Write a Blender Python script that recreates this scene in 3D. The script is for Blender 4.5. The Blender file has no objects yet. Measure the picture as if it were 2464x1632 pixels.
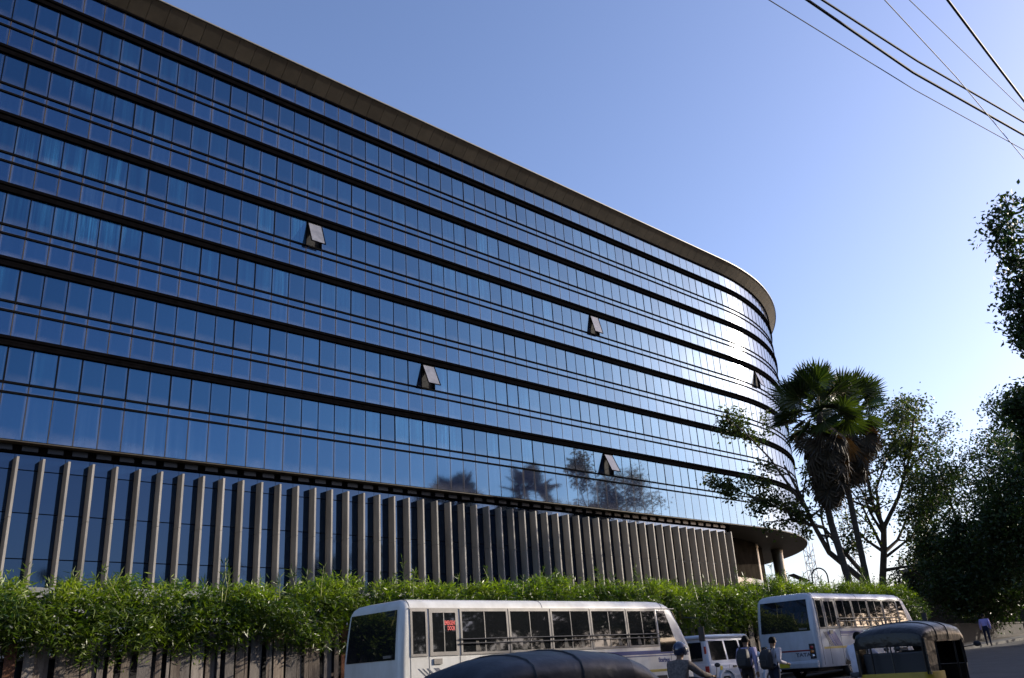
import bpy, bmesh, math, random
import numpy as np
from mathutils import Vector, Matrix, Quaternion
PI = math.pi
rad = math.radians
sc = bpy.context.scene
COL = sc.collection

# ------------------------------------------------------------------ camera
# world frame: +X runs along the street away to the right, +Y towards the office block, Z up
cam_d = bpy.data.cameras.new('camera')
cam = bpy.data.objects.new('camera', cam_d); COL.objects.link(cam)
F = 2104.0 / 2464.0
cam_d.sensor_fit = 'HORIZONTAL'; cam_d.sensor_width = 36.0; cam_d.lens = 36.0 * F
cam_d.clip_start = 0.1; cam_d.clip_end = 6000
up = Vector((-352, 5486, -2104)).normalized()           # world up seen from the camera (pitch 20.9, roll 3.7 degrees)
fw = Vector((0, 0, -1)); yy = (fw - up * fw.dot(up)).normalized(); xx = yy.cross(up)
A = rad(46.5)
M = Matrix((xx, yy, up))
R2 = Matrix(((math.sin(A), math.cos(A), 0), (-math.cos(A), math.sin(A), 0), (0, 0, 1)))
cam.matrix_world = Matrix.Translation((0, 0, 1.2)) @ (R2 @ M).to_4x4()
sc.camera = cam
sc.render.resolution_x = 1024; sc.render.resolution_y = 678

# ------------------------------------------------------------------ sky, sun, exposure
SUN_AZ, SUN_EL = -24.0, 18.5                              # degrees from +X, above the horizon
w = bpy.data.worlds.new('World'); sc.world = w; w.use_nodes = True
nt = w.node_tree; bg = nt.nodes['Background']
sky = nt.nodes.new('ShaderNodeTexSky'); sky.sky_type = 'NISHITA'; sky.sun_disc = False
sky.sun_elevation = rad(SUN_EL); sky.sun_rotation = rad(90 - SUN_AZ)
sky.air_density = 1.0; sky.dust_density = 1.5; sky.ozone_density = 3.0; sky.altitude = 0
tint = nt.nodes.new('ShaderNodeMixRGB'); tint.blend_type = 'MULTIPLY'; tint.inputs[0].default_value = 1.0; tint.inputs[2].default_value = (1.10, 1.0, 1.10, 1)
nt.links.new(sky.outputs[0], tint.inputs[1]); nt.links.new(tint.outputs[0], bg.inputs[0]); bg.inputs[1].default_value = 0.1
sun_d = bpy.data.lights.new('sun', 'SUN'); sun = bpy.data.objects.new('sun', sun_d); COL.objects.link(sun)
sun_d.energy = 3.0; sun_d.angle = rad(0.5); sun_d.color = (1.0, 0.9, 0.76)
sdir = Vector((math.cos(rad(SUN_AZ)) * math.cos(rad(SUN_EL)), math.sin(rad(SUN_AZ)) * math.cos(rad(SUN_EL)), math.sin(rad(SUN_EL))))
sun.rotation_euler = sdir.to_track_quat('Z', 'Y').to_euler()
sc.view_settings.view_transform = 'Standard'; sc.view_settings.look = 'None'
sc.view_settings.gamma = 1.0; sc.view_settings.exposure = 1.2
sc.view_settings.use_curve_mapping = False

# ------------------------------------------------------------------ helpers
class MB:
    def __init__(self): self.v = []; self.f = []; self.m = []
    def add(self, vs, fs, mi=0):
        o = len(self.v); self.v.extend([tuple(p) for p in vs]); self.f.extend([tuple(i + o for i in f) for f in fs]); self.m.extend([mi] * len(fs)); return self
    def hexa(self, p, mi=0):                               # p: 4 bottom + 4 top
        return self.add(p, [(3, 2, 1, 0), (4, 5, 6, 7), (0, 1, 5, 4), (1, 2, 6, 5), (2, 3, 7, 6), (3, 0, 4, 7)], mi)
    def box(self, x0, x1, y0, y1, z0, z1, mi=0):
        return self.hexa([(x0, y0, z0), (x1, y0, z0), (x1, y1, z0), (x0, y1, z0), (x0, y0, z1), (x1, y0, z1), (x1, y1, z1), (x0, y1, z1)], mi)
    def tube(self, pts, rs, n=8, mi=0, cap=True):
        pts = [Vector(p) for p in pts]
        if not hasattr(rs, '__len__'): rs = [rs] * len(pts)
        rings = []; prev = None
        for i, p in enumerate(pts):
            d = (pts[min(i + 1, len(pts) - 1)] - pts[max(i - 1, 0)])
            d = d.normalized() if d.length > 1e-9 else Vector((0, 0, 1))
            if prev is None:
                a = d.cross(Vector((0, 0, 1)));  a = a if a.length > 1e-3 else d.cross(Vector((1, 0, 0)))
            else: a = prev - d * prev.dot(d)
            a.normalize(); prev = a; b = d.cross(a)
            rings.append([p + (a * math.cos(2 * PI * k / n) + b * math.sin(2 * PI * k / n)) * rs[i] for k in range(n)])
        vs = [q for r in rings for q in r]; fs = []
        for i in range(len(pts) - 1):
            for k in range(n):
                fs.append((i * n + k, i * n + (k + 1) % n, (i + 1) * n + (k + 1) % n, (i + 1) * n + k))
        if cap: fs.append(tuple(range(n))[::-1]); fs.append(tuple((len(pts) - 1) * n + k for k in range(n)))
        return self.add(vs, fs, mi)
    def loft(self, loops, cap0=True, cap1=True, mi=0, closed=True):
        n = len(loops[0]); vs = [q for l in loops for q in l]; fs = []
        for i in range(len(loops) - 1):
            for k in range(n if closed else n - 1):
                fs.append((i * n + k, i * n + (k + 1) % n, (i + 1) * n + (k + 1) % n, (i + 1) * n + k))
        if cap0: fs.append(tuple(range(n))[::-1])
        if cap1: fs.append(tuple((len(loops) - 1) * n + k for k in range(n)))
        return self.add(vs, fs, mi)
    def ball(self, c, r, nu=12, nv=8, mi=0):
        r = r if hasattr(r, '__len__') else (r, r, r); c = Vector(c)
        loops = [[(c.x + r[0] * math.sin(PI * (j + .02) / (nv + .04)) * math.cos(2 * PI * i / nu), c.y + r[1] * math.sin(PI * (j + .02) / (nv + .04)) * math.sin(2 * PI * i / nu), c.z - r[2] * math.cos(PI * (j + .02) / (nv + .04))) for i in range(nu)] for j in range(nv + 1)]
        return self.loft(loops, mi=mi)
    def torus(self, c, R, r, axis='y', nu=28, nv=10, mi=0):
        vs = []; fs = []
        for i in range(nu):
            a = 2 * PI * i / nu
            for j in range(nv):
                b = 2 * PI * j / nv; q = (R + r * math.cos(b)); h = r * math.sin(b)
                p = {'y': (q * math.cos(a), h, q * math.sin(a)), 'x': (h, q * math.cos(a), q * math.sin(a)), 'z': (q * math.cos(a), q * math.sin(a), h)}[axis]
                vs.append((c[0] + p[0], c[1] + p[1], c[2] + p[2]))
        for i in range(nu):
            for j in range(nv):
                fs.append((i * nv + j, ((i + 1) % nu) * nv + j, ((i + 1) % nu) * nv + (j + 1) % nv, i * nv + (j + 1) % nv))
        return self.add(vs, fs, mi)
    def mesh(self, name, mats, smooth=False, angle=None):
        me = bpy.data.meshes.new(name); me.from_pydata(self.v, [], self.f); me.update()
        for m in (mats if isinstance(mats, (list, tuple)) else [mats]): me.materials.append(MAT[m])
        if any(self.m): me.polygons.foreach_set('material_index', self.m)
        bm = bmesh.new(); bm.from_mesh(me); bmesh.ops.recalc_face_normals(bm, faces=bm.faces); bm.to_mesh(me); bm.free()
        if smooth:
            me.polygons.foreach_set('use_smooth', [True] * len(me.polygons))
            me.set_sharp_from_angle(angle=rad(angle or 40))
        return me
    def build(self, name, mats, parent=None, smooth=False, angle=None, loc=None):
        return link(name, self.mesh(name, mats, smooth, angle), parent, loc)

def link(name, me, parent=None, loc=None):
    o = bpy.data.objects.new(name, me); COL.objects.link(o)
    if parent is not None: o.parent = parent
    if loc is not None: o.location = loc
    return o
def bevel(o, wd=0.02, seg=2, ang=35):
    m = o.modifiers.new('bevel', 'BEVEL'); m.width = wd; m.segments = seg; m.limit_method = 'ANGLE'; m.angle_limit = rad(ang); return o
def tag(o, label, cat, group=None, kind=None):
    o['label'] = label; o['category'] = cat
    if group: o['group'] = group
    if kind: o['kind'] = kind
    return o
def empty(name, loc=(0, 0, 0), rz=0.0):
    o = bpy.data.objects.new(name, None); COL.objects.link(o); o.location = loc; o.rotation_euler = (0, 0, rz); o.empty_display_size = .2; return o
def structure(o): o['kind'] = 'structure'; return o
def np_mesh(name, V, Fq, mat, smooth=False):              # fast mesh from numpy arrays, faces all of one size
    me = bpy.data.meshes.new(name); n = len(V); m, k = Fq.shape
    me.vertices.add(n); me.vertices.foreach_set('co', np.asarray(V, np.float32).ravel())
    me.loops.add(m * k); me.loops.foreach_set('vertex_index', Fq.astype(np.int32).ravel())
    me.polygons.add(m); me.polygons.foreach_set('loop_start', np.arange(0, m * k, k, dtype=np.int32))
    me.polygons.foreach_set('loop_total', np.full(m, k, np.int32))
    if smooth: me.polygons.foreach_set('use_smooth', np.ones(m, bool))
    me.materials.append(MAT[mat]); me.update(calc_edges=True); me.validate(); return me

# ------------------------------------------------------------------ materials
MAT = {}
def nodes(name):
    m = bpy.data.materials.new(name); m.use_nodes = True; MAT[name] = m
    t = m.node_tree; return m, t, t.nodes['Principled BSDF']
def N(t, typ, **kw):
    n = t.nodes.new(typ)
    for k, v in kw.items():
        if k.startswith('i_'):
            key = k[2:]; n.inputs[int(key) if key.isdigit() else key.replace('_', ' ')].default_value = v
        else: setattr(n, k, v)
    return n
def plain(name, col, rough=0.5, metal=0.0, var=0.0, scale=4.0, bump=0.0, bscale=40.0, coat=0.0, spec=0.5, col2=None, stretch=(1, 1, 1), orand=0.0):
    m, t, b = nodes(name)
    b.inputs['Roughness'].default_value = rough; b.inputs['Metallic'].default_value = metal
    b.inputs['Coat Weight'].default_value = coat; b.inputs['Coat Roughness'].default_value = 0.06
    b.inputs['Specular IOR Level'].default_value = spec
    b.inputs['Base Color'].default_value = (*col, 1)
    g = N(t, 'ShaderNodeNewGeometry'); mp = N(t, 'ShaderNodeMapping'); mp.inputs['Scale'].default_value = stretch
    t.links.new(g.outputs['Position'], mp.inputs['Vector'])
    if var or col2:
        nz = N(t, 'ShaderNodeTexNoise', i_Scale=scale, i_Detail=6.0, i_Roughness=0.65); t.links.new(mp.outputs[0], nz.inputs['Vector'])
        cr = N(t, 'ShaderNodeValToRGB')
        c2 = col2 or tuple(max(0, c * (1 - var)) for c in col); c1 = col if col2 else tuple(min(1, c * (1 + var)) for c in col)
        cr.color_ramp.elements[0].color = (*c2, 1); cr.color_ramp.elements[1].color = (*c1, 1)
        cr.color_ramp.elements[0].position = .34; cr.color_ramp.elements[1].position = .64
        t.links.new(nz.outputs[0], cr.inputs[0]); t.links.new(cr.outputs[0], b.inputs['Base Color'])
        if orand:
            oi = N(t, 'ShaderNodeObjectInfo'); mr = N(t, 'ShaderNodeMapRange'); mr.inputs[3].default_value = 1 - orand; mr.inputs[4].default_value = 1 + orand; t.links.new(oi.outputs['Random'], mr.inputs[0])
            mm = N(t, 'ShaderNodeMixRGB', blend_type='MULTIPLY'); mm.inputs[0].default_value = 1; t.links.new(cr.outputs[0], mm.inputs[1]); t.links.new(mr.outputs[0], mm.inputs[2]); t.links.new(mm.outputs[0], b.inputs['Base Color'])
    if bump:
        n2 = N(t, 'ShaderNodeTexNoise', i_Scale=bscale, i_Detail=4.0); t.links.new(mp.outputs[0], n2.inputs['Vector'])
        bp = N(t, 'ShaderNodeBump', i_Strength=bump, i_Distance=0.02); t.links.new(n2.outputs[0], bp.inputs['Height']); t.links.new(bp.outputs[0], b.inputs['Normal'])
    return m
def leafmat(name, c1, c2, trans=0.4, rough=0.5, clump=0.5, tcol=None):
    m, t, b = nodes(name)
    g = N(t, 'ShaderNodeNewGeometry'); nz = N(t, 'ShaderNodeTexNoise', i_Scale=clump, i_Detail=3.0); t.links.new(g.outputs['Position'], nz.inputs['Vector'])
    ad = N(t, 'ShaderNodeMath', operation='MULTIPLY_ADD'); t.links.new(g.outputs['Random Per Island'], ad.inputs[0]); ad.inputs[1].default_value = .55; t.links.new(nz.outputs[0], ad.inputs[2])
    sb = N(t, 'ShaderNodeMath', operation='SUBTRACT'); t.links.new(ad.outputs[0], sb.inputs[0]); sb.inputs[1].default_value = .28
    cr = N(t, 'ShaderNodeValToRGB'); cr.color_ramp.elements[0].color = (*c1, 1); cr.color_ramp.elements[1].color = (*c2, 1)
    cr.color_ramp.elements[0].position = .2; cr.color_ramp.elements[1].position = .8
    t.links.new(sb.outputs[0], cr.inputs[0]); t.links.new(cr.outputs[0], b.inputs['Base Color']); b.inputs['Roughness'].default_value = rough
    tr = N(t, 'ShaderNodeBsdfTranslucent'); mx = N(t, 'ShaderNodeMixShader'); mx.inputs[0].default_value = trans
    mc = N(t, 'ShaderNodeMixRGB', blend_type='MULTIPLY'); mc.inputs[0].default_value = 1; mc.inputs[2].default_value = (*(tcol or (1.3, 1.5, .5)), 1)
    t.links.new(cr.outputs[0], mc.inputs[1]); t.links.new(mc.outputs[0], tr.inputs[0])
    out = t.nodes['Material Output']; t.links.new(b.outputs[0], mx.inputs[1]); t.links.new(tr.outputs[0], mx.inputs[2]); t.links.new(mx.outputs[0], out.inputs[0])
    return m
def facade_glass(name, body, blind, dust, dustcol, ior, tint, blindamt=.35, wob=.05):
    m, t, b = nodes(name)
    uv = N(t, 'ShaderNodeUVMap'); sx = N(t, 'ShaderNodeSeparateXYZ'); t.links.new(uv.outputs[0], sx.inputs[0])
    g = N(t, 'ShaderNodeNewGeometry'); oi = N(t, 'ShaderNodeObjectInfo')
    rnd = N(t, 'ShaderNodeMath', operation='ADD'); t.links.new(g.outputs['Random Per Island'], rnd.inputs[0]); t.links.new(oi.outputs['Random'], rnd.inputs[1])
    fr = N(t, 'ShaderNodeMath', operation='FRACT'); t.links.new(rnd.outputs[0], fr.inputs[0])
    mp = N(t, 'ShaderNodeMapping'); mp.inputs['Scale'].default_value = (4.5, 4.5, .12); t.links.new(g.outputs['Position'], mp.inputs[0])
    st = N(t, 'ShaderNodeTexNoise', i_Scale=1.0, i_Detail=4.0, i_Roughness=.7); t.links.new(mp.outputs[0], st.inputs['Vector'])
    zone = N(t, 'ShaderNodeTexNoise', i_Scale=.09, i_Detail=2.0); t.links.new(g.outputs['Position'], zone.inputs['Vector'])
    def ramp(src, a, c):
        r = N(t, 'ShaderNodeMapRange', clamp=True); r.inputs[1].default_value = a; r.inputs[2].default_value = c; t.links.new(src, r.inputs[0]); return r.outputs[0]
    def mul(a, c):
        q = N(t, 'ShaderNodeMath', operation='MULTIPLY'); t.links.new(a, q.inputs[0])
        if isinstance(c, float): q.inputs[1].default_value = c
        else: t.links.new(c, q.inputs[1])
        return q.outputs[0]
    bl = mul(mul(ramp(st.outputs[0], .42, .7), ramp(zone.outputs[0], .47, .64)), ramp(fr.outputs[0], .25, .9)); bl = mul(bl, blindamt)
    m1 = N(t, 'ShaderNodeMixRGB'); m1.inputs[1].default_value = (*body, 1); m1.inputs[2].default_value = (*blind, 1); t.links.new(bl, m1.inputs[0])
    # dust lying along the sill of each pane and in runs at its edges
    dn = N(t, 'ShaderNodeTexNoise', i_Scale=.9, i_Detail=3.0); t.links.new(g.outputs['Position'], dn.inputs['Vector'])
    d1 = mul(ramp(sx.outputs[1], .28, 0.0), ramp(dn.outputs[0], .25, .7))
    e1 = N(t, 'ShaderNodeMath', operation='SUBTRACT'); t.links.new(sx.outputs[0], e1.inputs[0]); e1.inputs[1].default_value = .5
    e2 = N(t, 'ShaderNodeMath', operation='ABSOLUTE'); t.links.new(e1.outputs[0], e2.inputs[0])
    d2 = mul(ramp(e2.outputs[0], .38, .5), ramp(st.outputs[0], .35, .65))
    dm = N(t, 'ShaderNodeMath', operation='MAXIMUM'); t.links.new(d1, dm.inputs[0]); t.links.new(d2, dm.inputs[1])
    df = mul(dm.outputs[0], dust)
    m2 = N(t, 'ShaderNodeMixRGB'); t.links.new(m1.outputs[0], m2.inputs[1]); m2.inputs[2].default_value = (*dustcol, 1); t.links.new(df, m2.inputs[0])
    t.links.new(m2.outputs[0], b.inputs['Base Color'])
    b.inputs['Roughness'].default_value = .045; b.inputs['Coat Weight'].default_value = .2; b.inputs['Coat Roughness'].default_value = .15; b.inputs['Coat IOR'].default_value = 1.45; b.inputs['IOR'].default_value = ior; tm = N(t, 'ShaderNodeMixRGB', blend_type='MULTIPLY'); tm.inputs[0].default_value = 1; tm.inputs[1].default_value = (*tint, 1)
    tr_ = N(t, 'ShaderNodeMapRange'); tr_.inputs[3].default_value = .90; tr_.inputs[4].default_value = 1.04; t.links.new(fr.outputs[0], tr_.inputs[0]); t.links.new(tr_.outputs[0], tm.inputs[2]); t.links.new(tm.outputs[0], b.inputs['Specular Tint'])
    nz = N(t, 'ShaderNodeTexNoise', i_Scale=.55, i_Detail=1.0); t.links.new(g.outputs['Position'], nz.inputs['Vector'])
    bp = N(t, 'ShaderNodeBump', i_Strength=wob * 1.6, i_Distance=.05); t.links.new(nz.outputs[0], bp.inputs['Height']); t.links.new(bp.outputs[0], b.inputs['Normal'])
    return m

facade_glass('vision_glass', (.002, .006, .018), (.03, .14, .26), .17, (.3, .28, .26), 2.3, (.18, .53, .94), .7)
facade_glass('spandrel_glass', (.004, .009, .030), (.05, .09, .15), .26, (.25, .24, .24), 2.3, (.19, .53, .94), .35)
facade_glass('lobby_glass', (.001, .004, .012), (.01, .03, .06), .04, (.2, .2, .2), 1.85, (.30, .56, 1.0), .3)
plain('dark_metal', (.0032, .003, .0034), .6, .0, .25, 3, spec=0)
plain('rail_metal', (.006, .006, .0065), .55, .0, .2, 3, spec=0)
plain('mullion_dark', (.006, .007, .010), .6, 0, spec=0)
plain('mullion_pale', (.075, .068, .064), .7, .0, .2, 2, spec=0)
plain('backing', (.008, .009, .012), .9)
plain('soffit_metal', (.050, .042, .031), .6, .0, .2, .9, spec=.2, orand=.12)
plain('fascia_metal', (.17, .155, .13), .45, .2, .1, 1)
plain('fin_stone', (.245, .222, .188), .6, 0, .28, 1.2, .15, 12, stretch=(1, 1, .22), orand=.14)
plain('plinth_stone', (.20, .20, .19), .8, 0, .15, 1.5)
plain('column_metal', (.16, .145, .125), .3, .5, .1, 1)
plain('concrete', (.30, .29, .27), .85, 0, .2, 1.2, .2, 25)
plain('asphalt', (.036, .036, .037), .85, 0, .3, 1.1, .35, 60)
plain('pavement', (.12, .115, .105), .9, 0, .25, 2.0, .2, 30)
plain('earth', (.075, .062, .045), .95, 0, .3, .8)
plain('road_paint', (.55, .54, .5), .7, 0, .3, 6)
plain('bark', (.085, .066, .05), .9, 0, .35, 5, .5, 18, stretch=(1, 1, .3))
plain('palm_bark', (.07, .06, .05), .95, 0, .3, 4, .6, 9, stretch=(.4, .4, 3))
plain('bamboo', (.24, .25, .08), .5, 0, .3, 4)
leafmat('tree_leaf', (.016, .034, .008), (.055, .085, .018), .35, .5, .5)
leafmat('thin_leaf', (.022, .036, .010), (.07, .085, .022), .4, .5, .6)
leafmat('dark_leaf', (.012, .028, .008), (.045, .075, .016), .3, .45, .4)
leafmat('bamboo_leaf', (.014, .042, .004), (.125, .17, .014), .34, .42, .9)
leafmat('palm_leaf', (.012, .024, .006), (.045, .062, .013), .25, .4, .8)
leafmat('dead_palm', (.022, .017, .010), (.06, .042, .02), .15, .7, .8, (1.3, 1.0, .6))
plain('plank', (.19, .155, .12), .85, .0, 0, 5, .4, 30, col2=(.075, .052, .04), stretch=(3, 3, .35), orand=.3)
plain('plank_grey', (.20, .175, .15), .8, .0, 0, 4, .4, 30, col2=(.10, .082, .07), stretch=(3, 3, .3), orand=.3)
plain('plank_rust', (.20, .075, .03), .9, .0, 0, 5, .4, 30, col2=(.09, .04, .022), stretch=(2, 2, .4), orand=.3)
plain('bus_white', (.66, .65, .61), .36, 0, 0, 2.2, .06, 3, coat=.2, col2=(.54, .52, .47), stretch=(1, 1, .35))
plain('bus_shade_white', (.50, .52, .56), .36, 0, 0, 2.2, .06, 3, coat=.2, col2=(.40, .41, .43), stretch=(1, 1, .35))  # same white paint, darker and bluer: shade put into the colour
plain('car_white', (.54, .56, .60), .28, 0, .04, 2, coat=.5)
plain('window_frame', (.17, .155, .14), .55, .1, .2, 3)
plain('rubber', (.015, .015, .015), .75)
plain('car_glass', (.006, .007, .008), .04, 0, spec=.7)
plain('bus_glass', (.010, .011, .012), .03, 0, spec=.9)
plain('curtain', (.38, .36, .32), .9, 0, .15, 6)
plain('blue_stripe', (.02, .045, .20), .35)
plain('yellow_stripe', (.42, .32, .06), .4)
plain('red_stripe', (.20, .02, .02), .4)
plain('grey_stripe', (.10, .11, .14), .4)
plain('red_paint', (.62, .03, .03), .5)
plain('tail_red', (.30, .01, .01), .15, spec=.8)
plain('tail_amber', (.5, .15, .01), .15, spec=.8)
plain('plate_yellow', (.62, .48, .03), .5)
plain('chrome', (.7, .7, .7), .15, 1.0)
plain('black_plastic', (.02, .02, .022), .5)
plain('tyre', (.022, .022, .022), .8, 0, 0, 4, .3, 60)
plain('canopy_black', (.006, .0065, .008), .32, 0, .3, 5, .8, 8, coat=.08, spec=.3)
plain('canopy_grey', (.020, .021, .027), .45, 0, .35, 6, .6, 6, coat=.05)
plain('rick_yellow', (.38, .26, .015), .4, 0, .15, 3)
plain('rick_black', (.012, .012, .013), .35)
plain('seat_vinyl', (.03, .032, .04), .5)
plain('skin', (.16, .085, .05), .55)
plain('hair', (.006, .005, .004), .7, spec=.1)
plain('shirt_check', (.13, .11, .10), .85, 0, .35, 22, bump=.8, bscale=14, spec=.1)
plain('shirt_lilac', (.30, .27, .40), .85, 0, .1, 6, bump=.8, bscale=14, spec=.1)
plain('shirt_white', (.56, .54, .60), .85, 0, .1, 6, bump=.8, bscale=14, spec=.1)
plain('shirt_pale', (.42, .39, .42), .85, 0, .1, 6, bump=.8, bscale=14, spec=.1)
plain('shirt_violet', (.36, .30, .56), .85, 0, .1, 6, bump=.8, bscale=14, spec=.1)
plain('trousers_navy', (.018, .022, .04), .85, 0, .2, 9, bump=.8, bscale=14, spec=.1)
plain('trousers_dark', (.02, .019, .022), .85, 0, .2, 9, bump=.8, bscale=14, spec=.1)
plain('shoe', (.015, .012, .01), .5)
plain('bag_black', (.016, .016, .018), .7, 0, .2, 9)
plain('helmet_shell', (.02, .025, .05), .12, 0, coat=.8)
plain('helmet_visor', (.30, .33, .36), .08, .6)
plain('bike_paint', (.04, .04, .05), .25, .2, coat=.6)
plain('steel_black', (.02, .02, .022), .45, .3)
plain('mast_steel', (.32, .33, .35), .5, .3)
plain('cable', (.012, .012, .014), .6)
plain('cable_pale', (.14, .13, .13), .6, 0)
plain('wall_dark', (.04, .036, .032), .9, 0, .3, .8)
plain('awning', (.09, .085, .075), .8, 0, .25, 1.2)
plain('shop_shutter', (.03, .04, .038), .6, .1, .2, 2)
plain('sign_panel', (.10, .10, .10), .6)
plain('white_paint', (.7, .7, .68), .6)
plain('panel_glass', (.01, .012, .02), .1, .2)
plain('open_glass', (.16, .16, .17), .12, 0, .2, 2, spec=.8)
plain('vent_glass', (.003, .006, .014), .35, spec=.25)
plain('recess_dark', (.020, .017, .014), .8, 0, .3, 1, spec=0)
leafmat('bamboo_lit_top', (.06, .12, .006), (.26, .31, .025), .42, .42, .9)  # brighter yellow-green for the hedge top: sunlight put into the leaf colour
plain('entrance_pane', (.003, .010, .022), .06, spec=.7)

# ------------------------------------------------------------------ ground, road, pavements
GX = [-400, -60, 2, 7, 14, 22, 30, 40, 53, 75, 120, 200, 400, 3000]
GZ = [-.7, -.6, -.40, -.29, -.03, .06, .35, .70, 1.07, 1.9, 2.6, 3.0, 3.2, 3.2]
def ground(x): return float(np.interp(x, GX, GZ))
def strip(name, mat, x0, x1, y0, y1, dz, step=4.0):
    xs = sorted(set([x0, x1] + [g for g in GX if x0 < g < x1])); mb = MB()
    for a, b in zip(xs[:-1], xs[1:]):
        mb.add([(a, y0, ground(a) + dz), (b, y0, ground(b) + dz), (b, y1, ground(b) + dz), (a, y1, ground(a) + dz)], [(0, 1, 2, 3)])
    return structure(mb.build(name, mat))
strip('ground', 'earth', -400, 3000, -1500, 3000, -.02)
strip('road', 'asphalt', -400, 3000, 1.2, 20.0, 0.0)
def kerbed(name, x0, x1, y0, y1):
    xs = sorted(set([x0, x1] + [g for g in GX if x0 < g < x1])); mb = MB()
    for a, b in zip(xs[:-1], xs[1:]):
        za, zb = ground(a), ground(b)
        mb.hexa([(a, y0, za - .2), (b, y0, zb - .2), (b, y1, zb - .2), (a, y1, za - .2), (a, y0, za + .14), (b, y0, zb + .14), (b, y1, zb + .14), (a, y1, za + .14)])
    return structure(mb.build(name, 'pavement'))
kerbed('pavement', -60, 300, 20.0, 21.2)
kerbed('pavement', -60, 300, -2.2, 1.2)
mb = MB()
for k in range(30):
    a = -30 + k * 6.0; b = a + 3
    mb.add([(a, 10.2, ground(a) + .004), (b, 10.2, ground(b) + .004), (b, 10.35, ground(b) + .004), (a, 10.35, ground(a) + .004)], [(0, 1, 2, 3)])
structure(mb.build('lane_marking', 'road_paint'))

# ------------------------------------------------------------------ the office block
P0 = Vector((18.27, 45.17, 0)); FA = rad(0.9); QB = 55.4; RN = 36.5; DOFF = .2
ft = Vector((math.cos(FA), math.sin(FA), 0)); fn = Vector((ft.y, -ft.x, 0))
def FP(q, d=0.0, z=0.0):
    d = d + DOFF if q > QB else d + DOFF
    if q <= QB: p = P0 + ft * q + fn * d
    else:
        th = (q - QB) / RN; c = P0 + ft * QB - fn * RN
        a = FA - PI / 2 + th; p = c + Vector((math.cos(a), math.sin(a), 0)) * (RN + d)
    return Vector((p.x, p.y, z))
def HZ(h): return 1.2 + (h - 1.5) * 1.8
MOD = 1.137; Q0 = -6.80 - 38 * MOD
QL = Q0; QEND = QB + RN * rad(150)
NCOL = int((QB + RN * rad(72) - Q0) / MOD)
office = empty('office_building', (40, 48, ground(40)))
tag(office, 'long curved office block of mirrored blue glass with dark floor ledges and brown eave', 'office building')
OI = office.matrix_basis.inverted() if False else Matrix.Translation(-Vector(office.location))
def opart(mb, name, mat, smooth=False, angle=None):
    mb.v = [(x - office.location.x, y - office.location.y, z - office.location.z) for x, y, z in mb.v]
    return mb.build(name, mat, office, smooth, angle)
TOPS = [21.93, 19.70, 17.48, 15.26, 13.03, 10.77]
ZTOP, ZBOT = HZ(22.75), HZ(7.97)
qs_curve = [QL + i * MOD for i in range(int((QB - QL) / MOD) + 1)]
qs_all = [QL] + [QB * k / 20 + QL * (1 - k / 20) for k in range(1, 21)] + [QB + RN * rad(a) for a in range(1, 151)]
def ring(name, mat, d0, d1, z0, z1, qs=None, smooth=True):
    mb = MB(); qs = qs or qs_all; loops = [[FP(q, d0, z0), FP(q, d1, z0), FP(q, d1, z1), FP(q, d0, z1)] for q in qs]
    mb.loft(loops); return opart(mb, name, mat, smooth, 30)
# backing wall behind the panes, roof slab, underside of the upper floors
ring('backing_wall', 'backing', -.45, -.16, ZBOT, ZTOP)
def slab(name, mat, d, z0, z1, qs=qs_all):
    pts = [FP(q, d) for q in qs]; pts += [Vector((FP(QEND, 0).x - 4, 135, 0)), Vector((FP(QL, 0).x, 135, 0))]
    mb = MB(); n = len(pts)
    mb.add([(p.x, p.y, z0) for p in pts] + [(p.x, p.y, z1) for p in pts], [tuple(range(n)), tuple(range(n, 2 * n))] + [(i, (i + 1) % n, n + (i + 1) % n, n + i) for i in range(n)])
    return opart(mb, name, mat)
slab('roof', 'concrete', .9, ZTOP + .98, ZTOP + 1.05)
slab('soffit', 'soffit_metal', -.02, ZBOT - .06, ZBOT - .01)
back = MB()
a, b = FP(QL), FP(QEND)
back.box(b.x - 4.4, b.x - 4, b.y, 135, ZBOT, ZTOP); back.box(a.x, a.x + .4, a.y + .6, 135, 0, ZTOP); back.box(a.x, b.x - 4, 134.6, 135, 0, ZTOP)
opart(back, 'rear_wall', 'concrete')
CO, CR = 1.0, 1.0                                        # the cornice leans out and up
ring('fascia', 'fascia_metal', CO, CO + .05, ZTOP + CR - .02, ZTOP + CR + .06)
ring('eave_gutter', 'dark_metal', .02, .12, ZTOP - .16, ZTOP - .03)
# cornice underside, one metal panel per module
for i in range(22, NCOL + 4):
    q0 = Q0 + i * MOD + .012; q1 = q0 + MOD - .024
    mb = MB(); mb.hexa([FP(q0, .02, ZTOP), FP(q1, .02, ZTOP), FP(q1, CO - .01, ZTOP + CR), FP(q0, CO - .01, ZTOP + CR), FP(q0, -.05, ZTOP + .07), FP(q1, -.05, ZTOP + .07), FP(q1, CO - .08, ZTOP + CR + .07), FP(q0, CO - .08, ZTOP + CR + .07)])
    opart(mb, 'soffit_panel', 'soffit_metal')
ring('cornice_backing', 'backing', -.3, -.08, ZTOP, ZTOP + .5)
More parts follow.
